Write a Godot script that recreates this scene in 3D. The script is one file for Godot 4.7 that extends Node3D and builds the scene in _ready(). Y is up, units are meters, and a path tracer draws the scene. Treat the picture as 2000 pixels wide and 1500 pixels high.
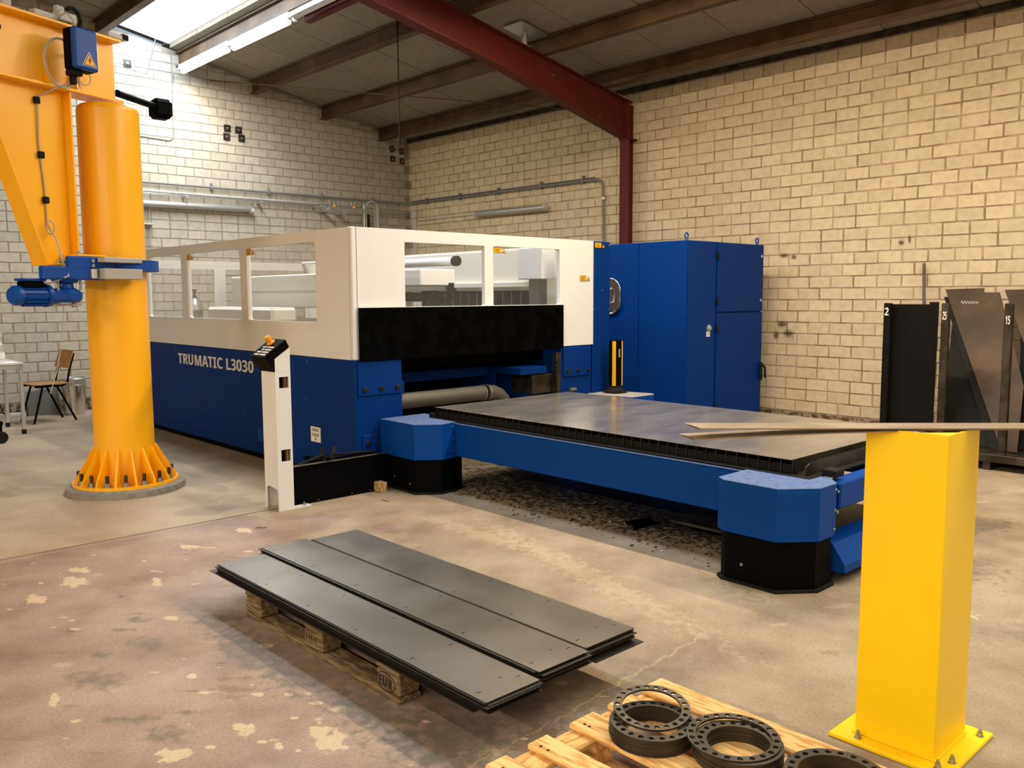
extends Node3D

# ---------- mesh accumulator: world coordinates in, one ArrayMesh out ----------
class G:
	var v := PackedVector3Array()
	var n := PackedVector3Array()
	var t := PackedVector2Array()
	var xf := Transform3D()

	func tri(a: Vector3, b: Vector3, c: Vector3, na: Vector3, nb: Vector3, nc: Vector3) -> void:
		if (c - a).cross(b - a).dot(na + nb + nc) < 0.0:
			var s := b
			b = c
			c = s
			s = nb
			nb = nc
			nc = s
		v.append_array([xf * a, xf * b, xf * c])
		n.append_array([(xf.basis * na).normalized(), (xf.basis * nb).normalized(), (xf.basis * nc).normalized()])
		t.append_array([Vector2.ZERO, Vector2.ZERO, Vector2.ZERO])

	func flat(a: Vector3, b: Vector3, c: Vector3, out: Vector3) -> void:
		var m := (c - a).cross(b - a).normalized()
		if m.dot(out) < 0.0:
			m = -m
		tri(a, b, c, m, m, m)

	func quad(a: Vector3, b: Vector3, c: Vector3, d: Vector3, out: Vector3) -> void:
		flat(a, b, c, out)
		flat(a, c, d, out)

	# a b c d run from the lower left corner, anticlockwise as the viewer sees them; carries UVs
	func pic(a: Vector3, b: Vector3, c: Vector3, d: Vector3, out: Vector3) -> void:
		var at := v.size()
		quad(a, b, c, d, out)
		for i in range(at, v.size()):
			for k in 4:
				if v[i].distance_to(xf * [a, b, c, d][k]) < 1e-6:
					t[i] = [Vector2(0, 1), Vector2(1, 1), Vector2(1, 0), Vector2(0, 0)][k]

	func box(lo: Vector3, hi: Vector3, ch := 0.0) -> G:
		var c := (lo + hi) / 2.0
		var s := (hi - lo).abs() / 2.0
		ch = minf(ch, minf(s.x, minf(s.y, s.z)) * 0.9)
		var ax := [Vector3.RIGHT, Vector3.UP, Vector3.BACK]
		for i in 3:
			var j := (i + 1) % 3
			var k := (i + 2) % 3
			for sg in [-1.0, 1.0]:
				var o: Vector3 = c + ax[i] * s[i] * sg
				var u: Vector3 = ax[j] * (s[j] - ch)
				var w: Vector3 = ax[k] * (s[k] - ch)
				quad(o - u - w, o + u - w, o + u + w, o - u + w, ax[i] * sg)
				if ch > 0.0:
					for sh in [-1.0, 1.0]:
						var p: Vector3 = o + ax[j] * (s[j] - ch) * sh
						var q: Vector3 = c + ax[j] * s[j] * sh + ax[i] * (s[i] - ch) * sg
						quad(p - w, p + w, q + w, q - w, ax[i] * sg + ax[j] * sh)
		if ch > 0.0:
			for a in [-1.0, 1.0]:
				for b in [-1.0, 1.0]:
					for d in [-1.0, 1.0]:
						flat(c + Vector3(a * s.x, b * (s.y - ch), d * (s.z - ch)), c + Vector3(a * (s.x - ch), b * s.y, d * (s.z - ch)), c + Vector3(a * (s.x - ch), b * (s.y - ch), d * s.z), Vector3(a, b, d))
		return self

	func tube(pts: Array, r: float, seg := 8, r2 := -1.0) -> G:
		var rings := []
		var norms := []
		var side := Vector3.ZERO
		for i in pts.size():
			var d: Vector3
			if i == 0:
				d = pts[1] - pts[0]
			elif i == pts.size() - 1:
				d = pts[i] - pts[i - 1]
			else:
				d = (pts[i] - pts[i - 1]).normalized() + (pts[i + 1] - pts[i]).normalized()
			d = d.normalized()
			side = (side - d * side.dot(d)) if side != Vector3.ZERO else d.cross(Vector3.UP if absf(d.y) < 0.9 else Vector3.RIGHT)
			side = side.normalized()
			var up := side.cross(d)
			var ring := []
			var nr := []
			var rr := r if r2 < 0.0 else lerpf(r, r2, float(i) / (pts.size() - 1))
			for k in seg:
				var e := side * cos(TAU * k / seg) + up * sin(TAU * k / seg)
				ring.append(pts[i] + e * rr)
				nr.append(e)
			rings.append(ring)
			norms.append(nr)
		for i in pts.size() - 1:
			for k in seg:
				var l := (k + 1) % seg
				tri(rings[i][k], rings[i][l], rings[i + 1][l], norms[i][k], norms[i][l], norms[i + 1][l])
				tri(rings[i][k], rings[i + 1][l], rings[i + 1][k], norms[i][k], norms[i + 1][l], norms[i + 1][k])
		for e in [0, pts.size() - 1]:
			var out: Vector3 = pts[0] - pts[1] if e == 0 else pts[e] - pts[e - 1]
			for k in seg:
				flat(pts[e], rings[e][k], rings[e][(k + 1) % seg], out)
		return self

	# profile points (radius, height) turned about the y axis at c
	func lathe(c: Vector3, prof: Array, seg := 24, b := Basis()) -> G:
		for i in prof.size() - 1:
			var p: Vector2 = prof[i]
			var q: Vector2 = prof[i + 1]
			var e := Vector2(q.y - p.y, p.x - q.x).normalized()
			for k in seg:
				var a := TAU * k / seg
				var z := TAU * (k + 1) / seg
				var da := Vector3(cos(a), 0, sin(a))
				var dz := Vector3(cos(z), 0, sin(z))
				var na := b * (da * e.x + Vector3.UP * e.y)
				var nz := b * (dz * e.x + Vector3.UP * e.y)
				var p1 := c + b * (da * p.x + Vector3.UP * p.y)
				var p2 := c + b * (dz * p.x + Vector3.UP * p.y)
				var q1 := c + b * (da * q.x + Vector3.UP * q.y)
				var q2 := c + b * (dz * q.x + Vector3.UP * q.y)
				if p.x > 1e-6:
					tri(p1, p2, q2, na, nz, nz)
				if q.x > 1e-6:
					tri(p1, q2, q1, na, nz, na)
		return self

	# polygon in the plane of u and w through o, given thickness along d
	func prism(poly: Array, o: Vector3, u: Vector3, w: Vector3, d: Vector3) -> G:
		var flatp := PackedVector2Array(poly)
		var idx := Geometry2D.triangulate_polygon(flatp)
		for i in range(0, idx.size(), 3):
			var a: Vector3 = o + u * flatp[idx[i]].x + w * flatp[idx[i]].y
			var b: Vector3 = o + u * flatp[idx[i + 1]].x + w * flatp[idx[i + 1]].y
			var c: Vector3 = o + u * flatp[idx[i + 2]].x + w * flatp[idx[i + 2]].y
			flat(a, b, c, -d)
			flat(a + d, b + d, c + d, d)
		var turn := -1.0 if Geometry2D.is_polygon_clockwise(flatp) else 1.0
		for i in flatp.size():
			var p := flatp[i]
			var q := flatp[(i + 1) % flatp.size()]
			var e := Vector2(q.y - p.y, p.x - q.x) * turn
			quad(o + u * p.x + w * p.y, o + u * q.x + w * q.y, o + u * q.x + w * q.y + d, o + u * p.x + w * p.y + d, u * e.x + w * e.y)
		return self

	# flat ring with bolt holes, axis y
	func ring(c: Vector3, ri: float, ro: float, h: float, holes: int, rh: float, b := Basis()) -> G:
		var rm := (ri + ro) / 2.0
		var st := TAU / holes
		for k in holes:
			var a0 := k * st
			var cen := Vector2(cos(a0 + st / 2), sin(a0 + st / 2)) * rm
			var inner := []
			var outer := []
			for i in 8:
				var f := TAU * i / 8.0
				inner.append(cen + Vector2(cos(f), sin(f)) * rh)
			# outline of this sector, followed by angle from the hole
			var sec := []
			for i in 4:
				sec.append(Vector2(cos(a0 + st * i / 3.0), sin(a0 + st * i / 3.0)) * ro)
			for i in 4:
				sec.append(Vector2(cos(a0 + st * (3 - i) / 3.0), sin(a0 + st * (3 - i) / 3.0)) * ri)
			for y in [0.0, h]:
				var up := b * (Vector3.UP if y > 0.0 else Vector3.DOWN)
				for i in 8:
					var p: Vector2 = sec[i]
					var q: Vector2 = sec[(i + 1) % 8]
					var ip := near(inner, p)
					var iq := near(inner, q)
					flat(c + b * Vector3(p.x, y, p.y), c + b * Vector3(q.x, y, q.y), c + b * Vector3(inner[iq].x, y, inner[iq].y), up)
					var j := ip
					while j != iq:
						var nx := (j + 1) % 8 if (iq - ip + 8) % 8 <= 4 else (j + 7) % 8
						flat(c + b * Vector3(p.x, y, p.y), c + b * Vector3(inner[j].x, y, inner[j].y), c + b * Vector3(inner[nx].x, y, inner[nx].y), up)
						j = nx
			for i in 8:
				var p: Vector2 = inner[i]
				var q: Vector2 = inner[(i + 1) % 8]
				quad(c + b * Vector3(p.x, 0, p.y), c + b * Vector3(q.x, 0, q.y), c + b * Vector3(q.x, h, q.y), c + b * Vector3(p.x, h, p.y), b * Vector3(cen.x - p.x, 0, cen.y - p.y))
			for i in 3:
				var p: Vector2 = sec[i]
				var q: Vector2 = sec[i + 1]
				quad(c + b * Vector3(p.x, 0, p.y), c + b * Vector3(q.x, 0, q.y), c + b * Vector3(q.x, h, q.y), c + b * Vector3(p.x, h, p.y), b * Vector3(p.x, 0, p.y))
				p = sec[4 + i]
				q = sec[5 + i]
				quad(c + b * Vector3(p.x, 0, p.y), c + b * Vector3(q.x, 0, q.y), c + b * Vector3(q.x, h, q.y), c + b * Vector3(p.x, h, p.y), b * Vector3(-p.x, 0, -p.y))
		return self

	func near(pts: Array, p: Vector2) -> int:
		var best := 0
		for i in pts.size():
			if pts[i].distance_to(p) < pts[best].distance_to(p):
				best = i
		return best

	func mesh(shift: Vector3) -> ArrayMesh:
		var w := PackedVector3Array()
		w.resize(v.size())
		for i in v.size():
			w[i] = v[i] - shift
		var a := []
		a.resize(Mesh.ARRAY_MAX)
		a[Mesh.ARRAY_VERTEX] = w
		a[Mesh.ARRAY_NORMAL] = n
		a[Mesh.ARRAY_TEX_UV] = t
		var m := ArrayMesh.new()
		m.add_surface_from_arrays(Mesh.PRIMITIVE_TRIANGLES, a)
		return m

	func base() -> Vector3:
		var lo := v[0]
		var hi := v[0]
		for p in v:
			lo = lo.min(p)
			hi = hi.max(p)
		return Vector3((lo.x + hi.x) / 2, lo.y, (lo.z + hi.z) / 2)


const EYE := Vector3(0, 1.45, 0)
const XR := 8.76      # inner face of the right wall
const ZB := -11.92    # inner face of the gable wall
const SLOPE := 0.187
const COURSE := 0.1232
const BRICK := 0.2475

var M := {}
var origin := {}
var used := {}
var rng := RandomNumberGenerator.new()


func numbered(called: String) -> String:
	used[called] = used.get(called, -1) + 1
	return called if used[called] == 0 else "%s_%03d" % [called, used[called]]


func tag(o: Node, label: String, category: String, group := "", kind := "") -> Node:
	if label:
		o.set_meta("label", label)
	if category:
		o.set_meta("category", category)
	if group:
		o.set_meta("group", group)
	if kind:
		o.set_meta("kind", kind)
	return o


func thing(called: String, at: Vector3, label := "", category := "", group := "") -> Node3D:
	var o := Node3D.new()
	o.name = numbered(called)
	add_child(o)
	o.position = at
	origin[o] = at
	return tag(o, label, category, group)


func obj(called: String, g: G, m: Material, parent: Node = null) -> MeshInstance3D:
	var o := MeshInstance3D.new()
	var at := g.base()
	o.mesh = g.mesh(at)
	o.material_override = m
	if parent == null:
		o.name = numbered(called)
		add_child(o)
		o.position = at
	else:
		o.name = called
		parent.add_child(o, true)
		o.position = at - origin[parent]
	origin[o] = at
	return o


func text(called: String, s: String, at: Vector3, right: Vector3, out: Vector3, w: float, h: float, m: Material, parent: Node, depth := 0.002) -> MeshInstance3D:
	var f := SystemFont.new()
	f.font_names = PackedStringArray(["Droid Sans"])
	f.font_weight = 700
	var tm := TextMesh.new()
	tm.text = s
	tm.font = f
	tm.font_size = 64
	tm.pixel_size = 0.01
	tm.depth = 0.01
	tm.horizontal_alignment = HORIZONTAL_ALIGNMENT_LEFT
	tm.vertical_alignment = VERTICAL_ALIGNMENT_BOTTOM
	var box := tm.get_aabb()
	var o := MeshInstance3D.new()
	o.name = called
	o.mesh = tm
	o.material_override = m
	parent.add_child(o, true)
	var up := out.cross(right).normalized()
	var sx := w / box.size.x
	var sy := h / box.size.y
	var b := Basis(right * sx, up * sy, out * (depth / 0.01))
	o.transform = Transform3D(b, at - b * box.position - origin[parent])
	return o


func roof(x: float) -> float:
	return 4.045 + SLOPE * (XR - absf(x))


# ---------- materials ----------
func noise(freq: float, octaves := 4, sd := 1, kind := FastNoiseLite.TYPE_SIMPLEX_SMOOTH) -> FastNoiseLite:
	var f := FastNoiseLite.new()
	f.noise_type = kind
	f.seed = sd
	f.frequency = freq
	f.fractal_octaves = octaves
	return f


func ntex(freq: float, lo: Color, hi: Color, octaves := 4, size := 512, sd := 1, a := 0.3, b := 0.7) -> NoiseTexture2D:
	var t := NoiseTexture2D.new()
	t.width = size
	t.height = size
	t.seamless = true
	t.noise = noise(freq, octaves, sd)
	var r := Gradient.new()
	r.offsets = PackedFloat32Array([a, b])
	r.colors = PackedColorArray([lo, hi])
	t.color_ramp = r
	return t


func mat(c: Color, rough := 0.6, metal := 0.0, spec := 0.5) -> StandardMaterial3D:
	var m := StandardMaterial3D.new()
	m.albedo_color = c
	m.roughness = rough
	m.metallic = metal
	m.metallic_specular = spec
	return m


func tri_tex(m: StandardMaterial3D, t: Texture2D, scale: Vector3, world := true) -> StandardMaterial3D:
	m.albedo_texture = t
	m.uv1_triplanar = true
	m.uv1_world_triplanar = world
	m.uv1_scale = scale
	return m


func rgb(r: int, g: int, b: int) -> Color:
	return Color8(r, g, b)


func glow(c: Color, e: float) -> StandardMaterial3D:
	var m := mat(c, 0.5)
	m.emission_enabled = true
	m.emission = c
	m.emission_energy_multiplier = e
	return m


func make_materials() -> void:
	var speck := ntex(0.02, Color(0.955, 0.95, 0.94), Color(1, 1, 1), 5, 512, 3, 0.25, 0.6)
	var grime := ntex(0.006, Color(0.8, 0.78, 0.75), Color(1, 1, 1), 5, 512, 8, 0.3, 0.55)
	var dust := ntex(0.02, Color(0.84, 0.86, 0.9), Color(1, 1, 1), 5, 512, 5, 0.3, 0.6)
	M.brick = []
	for k in 6:
		var c: Color = Color(0.80, 0.745, 0.635) * [1.0, 0.98, 1.012, 0.962, 0.99, 0.973][k]
		c.a = 1.0
		M.brick.append(tri_tex(mat(c, 0.85, 0.0, 0.3), speck, Vector3(0.9, 0.9, 0.9)))
	M.brick_far = tri_tex(mat(Color.WHITE, 0.85, 0.0, 0.3), speck, Vector3(0.9, 0.9, 0.9))
	M.brick_far.vertex_color_use_as_albedo = true
	M.brick_dimmed = []  # same brick as the long wall, darkened for the dimmer light on the gable
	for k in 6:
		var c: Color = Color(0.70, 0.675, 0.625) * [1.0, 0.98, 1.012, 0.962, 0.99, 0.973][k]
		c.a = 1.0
		M.brick_dimmed.append(tri_tex(mat(c, 0.85, 0.0, 0.3), speck, Vector3(0.9, 0.9, 0.9)))
	M.mortar = tri_tex(mat(rgb(170, 154, 130), 0.95, 0.0, 0.2), grime, Vector3(0.8, 0.8, 0.8))
	M.mortar_dimmed = tri_tex(mat(rgb(146, 138, 126), 0.95, 0.0, 0.2), speck, Vector3(0.8, 0.8, 0.8))  # mortar toned down to go with the dimmed gable bricks
	M.plain_wall = tri_tex(mat(rgb(196, 186, 168), 0.9, 0.0, 0.2), grime, Vector3(0.4, 0.4, 0.4))
	M.plinth = tri_tex(mat(rgb(150, 138, 118), 0.95, 0.0, 0.2), ntex(0.02, Color(0.62, 0.58, 0.54), Color(1, 1, 1), 5, 512, 12, 0.35, 0.6), Vector3(1.1, 1.1, 1.1))
	M.panel = []
	for k in 3:
		M.panel.append(tri_tex(mat(rgb(142, 133, 118).darkened(0.025 * k), 0.95, 0.0, 0.2), speck, Vector3(0.7, 0.7, 0.7)))
	M.purlin = tri_tex(mat(rgb(88, 66, 44), 0.6, 0.0, 0.4), ntex(0.01, Color(0.8, 0.77, 0.73), Color(1, 1, 1), 4, 256, 21), Vector3(0.7, 0.7, 0.7))
	M.red = tri_tex(mat(rgb(84, 28, 23), 0.6, 0.0, 0.35), speck, Vector3(0.8, 0.8, 0.8))
	M.orange = mat(rgb(252, 182, 4), 0.34, 0.0, 0.5)
	M.orange.clearcoat_enabled = true
	M.orange.clearcoat = 0.35
	M.orange.clearcoat_roughness = 0.25
	M.yellow = mat(rgb(255, 214, 0), 0.36, 0.0, 0.5)
	M.blue = tri_tex(mat(rgb(0, 50, 122), 0.5, 0.0, 0.22), ntex(0.2, Color(0.9, 0.9, 0.92), Color(1, 1, 1), 3, 256, 4), Vector3(3, 3, 3))
	M.bright_blue = mat(rgb(0, 62, 142), 0.5, 0.0, 0.25)
	M.dusty_blue = tri_tex(mat(rgb(96, 116, 160), 0.8, 0.0, 0.3), dust, Vector3(2.2, 2.2, 2.2))
	M.gear_blue = mat(rgb(0, 66, 150), 0.4, 0.0, 0.4)
	M.white = mat(rgb(220, 222, 224), 0.45, 0.0, 0.4)
	M.inner = mat(rgb(216, 213, 204), 0.55, 0.0, 0.4)
	M.black = mat(rgb(6, 6, 8), 0.55, 0.0, 0.15)
	M.flap = tri_tex(mat(rgb(5, 5, 6), 0.5, 0.0, 0.12), ntex(0.012, Color(0.5, 0.5, 0.55), Color(1, 1, 1), 4, 512, 31), Vector3(0.9, 0.9, 0.9))
	M.rubber = mat(rgb(24, 24, 24), 0.8, 0.0, 0.3)
	M.dark_steel = tri_tex(mat(rgb(86, 80, 72), 0.42, 0.75, 0.5), ntex(0.01, Color(0.72, 0.7, 0.68), Color(1, 1, 1), 5, 512, 40), Vector3(0.8, 0.8, 0.8))
	M.mill = tri_tex(mat(rgb(112, 108, 103), 0.33, 0.8, 0.5), ntex(0.004, Color(0.9, 0.89, 0.88), Color(1, 1, 1), 5, 512, 41), Vector3(0.7, 1, 0.7))
	M.sheet = tri_tex(mat(rgb(186, 182, 176), 0.24, 0.75, 0.5), ntex(0.004, Color(0.9, 0.9, 0.92), Color(1, 1, 1), 5, 512, 42), Vector3(0.5, 1, 1.6))
	var rt := ntex(0.005, Color(0.8, 0.8, 0.8), Color(1, 1, 1), 4, 512, 43, 0.3, 0.7)
	M.sheet.roughness = 0.27
	M.sheet.roughness_texture = rt
	M.mill.roughness = 0.44
	M.mill.roughness_texture = rt
	M.steel = mat(rgb(170, 168, 164), 0.35, 0.9)
	M.zinc = mat(rgb(190, 192, 194), 0.4, 0.8)
	M.chrome = mat(rgb(215, 213, 208), 0.15, 1.0)
	M.grey_plastic = mat(rgb(186, 184, 180), 0.5)
	M.conduit = mat(rgb(112, 114, 116), 0.5)
	M.cable = mat(rgb(168, 164, 156), 0.55)
	M.grey_paint = mat(rgb(166, 164, 160), 0.5, 0.1)
	M.grout = tri_tex(mat(rgb(140, 134, 124), 0.9), dust, Vector3(1.5, 1.5, 1.5))
	M.duct = mat(rgb(104, 102, 98), 0.5, 0.5)
	M.old_wood = tri_tex(mat(rgb(132, 116, 92), 0.9, 0.0, 0.2), ntex(0.02, Color(0.72, 0.68, 0.64), Color(1, 1, 1), 5, 512, 50), Vector3(3, 6, 0.7))
	M.pine = tri_tex(mat(rgb(236, 196, 132), 0.7, 0.0, 0.3), ntex(0.02, Color(0.84, 0.76, 0.66), Color(1, 1, 1), 5, 512, 51, 0.25, 0.55), Vector3(4, 4, 0.6))
	M.pine_cross = tri_tex(mat(rgb(228, 186, 122), 0.7, 0.0, 0.3), ntex(0.02, Color(0.84, 0.76, 0.66), Color(1, 1, 1), 5, 512, 52, 0.25, 0.55), Vector3(0.6, 4, 4))
	M.block_wood = tri_tex(mat(rgb(196, 164, 116), 0.85, 0.0, 0.2), ntex(0.03, Color(0.75, 0.7, 0.62), Color(1, 1, 1), 4, 256, 53), Vector3(5, 2, 5))
	M.ply = tri_tex(mat(rgb(176, 132, 78), 0.5, 0.0, 0.4), ntex(0.02, Color(0.8, 0.75, 0.7), Color(1, 1, 1), 4, 256, 54), Vector3(3, 0.8, 3))
	M.glass = mat(Color(0.93, 0.95, 0.95, 0.10), 0.03)
	M.glass.transparency = BaseMaterial3D.TRANSPARENCY_ALPHA
	M.front_glass = mat(Color(0.93, 0.95, 0.95, 0.02), 0.03)
	M.front_glass.metallic_specular = 0.25
	M.front_glass.transparency = BaseMaterial3D.TRANSPARENCY_ALPHA
	M.plate = tri_tex(mat(rgb(66, 50, 35), 0.45, 0.25, 0.4), ntex(0.006, Color(0.7, 0.68, 0.66), Color(1, 1, 1), 4, 512, 44), Vector3(0.8, 0.8, 0.8))
	M.bottle = mat(Color(0.92, 0.95, 0.96, 0.16), 0.05)
	M.bottle.transparency = BaseMaterial3D.TRANSPARENCY_ALPHA
	M.label_yellow = mat(rgb(250, 186, 10), 0.5)
	M.ink = mat(rgb(60, 36, 10), 0.7)
	M.paper = mat(rgb(232, 230, 224), 0.7)
	M.dark_ink = mat(rgb(30, 30, 34), 0.7)
	M.chalk = mat(rgb(214, 212, 206), 0.9)
	M.letter = mat(rgb(226, 224, 216), 0.5)
	M.warn = mat(rgb(250, 170, 20), 0.5)
	M.dirt = tri_tex(mat(rgb(44, 40, 36), 0.95, 0.0, 0.2), dust, Vector3(2, 2, 2))
	M.knob = mat(rgb(236, 150, 24), 0.4)
	M.tube_cool = glow(Color(1.0, 0.97, 0.92), 6.0)
	M.tube_warm = glow(Color(1.0, 0.93, 0.80), 5.0)
	M.sky_pane = glow(Color(0.95, 0.98, 1.0), 3.2)


# ---------- floor ----------
func floor_image(w: int, h: int, x0: float, z0: float, x1: float, z1: float, front: bool) -> ImageTexture:
	var n1 := noise(0.010, 5, 71).get_image(w, h).get_data()
	var n2 := noise(0.05, 4, 72).get_image(w, h).get_data()
	var n3 := noise(0.0045, 4, 73).get_image(w, h).get_data()
	var lut := PackedByteArray()
	var tones: Array
	# two paints: pinkish old paint on the near slab, bare sandy concrete elsewhere
	for zone in 3:
		var g := Gradient.new()
		g.offsets = PackedFloat32Array([0.0, 0.3, 0.5, 0.68, 1.0])
		if zone == 0:
			g.colors = PackedColorArray([rgb(118, 100, 90), rgb(146, 126, 116), rgb(162, 142, 132), rgb(172, 154, 141), rgb(186, 169, 152)])
		elif zone == 1:
			g.colors = PackedColorArray([rgb(124, 112, 97), rgb(150, 136, 118), rgb(165, 151, 132), rgb(175, 161, 141), rgb(190, 176, 155)])
		else:
			g.colors = PackedColorArray([rgb(148, 134, 114), rgb(172, 157, 135), rgb(184, 169, 146), rgb(192, 177, 154), rgb(202, 187, 165)])
		for i in 256:
			var c := g.sample(i / 255.0)
			lut.append_array([c.r8, c.g8, c.b8])
	var data := PackedByteArray()
	data.resize(w * h * 3)
	var o := 0
	for j in h:
		var z := z0 + (z1 - z0) * (j + 0.5) / h
		for i in w:
			var p := j * w + i
			var x := x0 + (x1 - x0) * (i + 0.5) / w
			var zone := 1
			var wob := (n3[p] - 128) * 0.006
			if front:
				# pink paint survives left of a worn edge running from (2.9, -5.3) to (1.6, -1.0)
				if x + wob < 2.85 - 0.22 * (z + 5.3) and z < -1.0 + wob * 2.0:
					zone = 0
			elif x < 3.3 and z > -7.0 + wob * 3.0:
				zone = 2
			var k := clampi((n1[p] * 11 + n2[p] * 2 + n3[p] * 7) / 20, 0, 255) * 3 + zone * 768
			data[o] = lut[k]
			data[o + 1] = lut[k + 1]
			data[o + 2] = lut[k + 2]
			o += 3
	var im := Image.create_from_data(w, h, false, Image.FORMAT_RGB8, data)
	var sx := w / (x1 - x0)
	var sz := h / (z1 - z0)
	var en := noise(0.06, 4, 77)
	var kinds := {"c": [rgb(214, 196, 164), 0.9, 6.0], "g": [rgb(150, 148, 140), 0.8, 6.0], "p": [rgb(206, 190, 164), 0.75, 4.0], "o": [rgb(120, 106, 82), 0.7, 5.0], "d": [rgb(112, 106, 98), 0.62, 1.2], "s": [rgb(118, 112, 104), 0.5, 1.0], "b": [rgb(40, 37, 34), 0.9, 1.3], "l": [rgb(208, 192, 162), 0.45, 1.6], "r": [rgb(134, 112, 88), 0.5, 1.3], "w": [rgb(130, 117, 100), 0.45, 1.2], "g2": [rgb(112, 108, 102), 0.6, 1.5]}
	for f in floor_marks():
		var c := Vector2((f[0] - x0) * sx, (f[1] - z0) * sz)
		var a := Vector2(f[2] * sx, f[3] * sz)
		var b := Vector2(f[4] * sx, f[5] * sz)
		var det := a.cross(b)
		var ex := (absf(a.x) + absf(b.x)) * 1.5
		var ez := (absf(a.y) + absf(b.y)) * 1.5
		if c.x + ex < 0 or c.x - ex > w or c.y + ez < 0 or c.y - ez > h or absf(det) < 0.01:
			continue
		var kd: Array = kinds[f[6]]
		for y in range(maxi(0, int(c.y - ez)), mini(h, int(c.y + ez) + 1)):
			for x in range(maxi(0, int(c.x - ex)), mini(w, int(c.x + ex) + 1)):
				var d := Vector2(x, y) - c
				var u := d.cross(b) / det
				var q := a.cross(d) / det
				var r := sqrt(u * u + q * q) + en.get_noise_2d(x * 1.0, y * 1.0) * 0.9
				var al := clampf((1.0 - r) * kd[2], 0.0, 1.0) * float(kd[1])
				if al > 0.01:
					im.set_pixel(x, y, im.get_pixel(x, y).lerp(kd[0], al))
	# thin cracks and scratches
	rng.seed = 5
	var lines := [[0.3, -5.31, 2.9, -5.33, 3, rgb(206, 190, 160)], [3.05, -2.06, 2.0, -1.97, 3, rgb(206, 186, 150)], [2.0, -1.97, 0.8, -1.9, 2, rgb(190, 176, 150)]]
	for k in 60:
		var cx := rng.randf_range(2.6, 4.2)
		var cz := rng.randf_range(-4.6, -2.0)
		var an := rng.randf_range(-0.5, 0.9)
		var le := rng.randf_range(0.05, 0.28)
		lines.append([cx, cz, cx + cos(an) * le, cz + sin(an) * le, 1, rgb(206, 190, 160) if k % 3 else rgb(150, 138, 116)])
	for l in lines:
		var steps := int(maxf(absf(l[2] - l[0]) * sx, absf(l[3] - l[1]) * sz)) + 1
		for i in steps:
			var f := float(i) / steps
			var x := int((lerpf(l[0], l[2], f) - x0) * sx + en.get_noise_1d(i * 0.5 + l[0] * 90) * l[4] * 2.0)
			var y := int((lerpf(l[1], l[3], f) - z0) * sz + en.get_noise_1d(i * 0.5 + l[1] * 70) * l[4] * 2.0)
			for e in l[4]:
				if x >= 0 and x < w and y + e >= 0 and y + e < h:
					im.set_pixel(x, y + e, im.get_pixel(x, y + e).lerp(l[5], 0.55))
	return ImageTexture.create_from_image(im)


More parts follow.
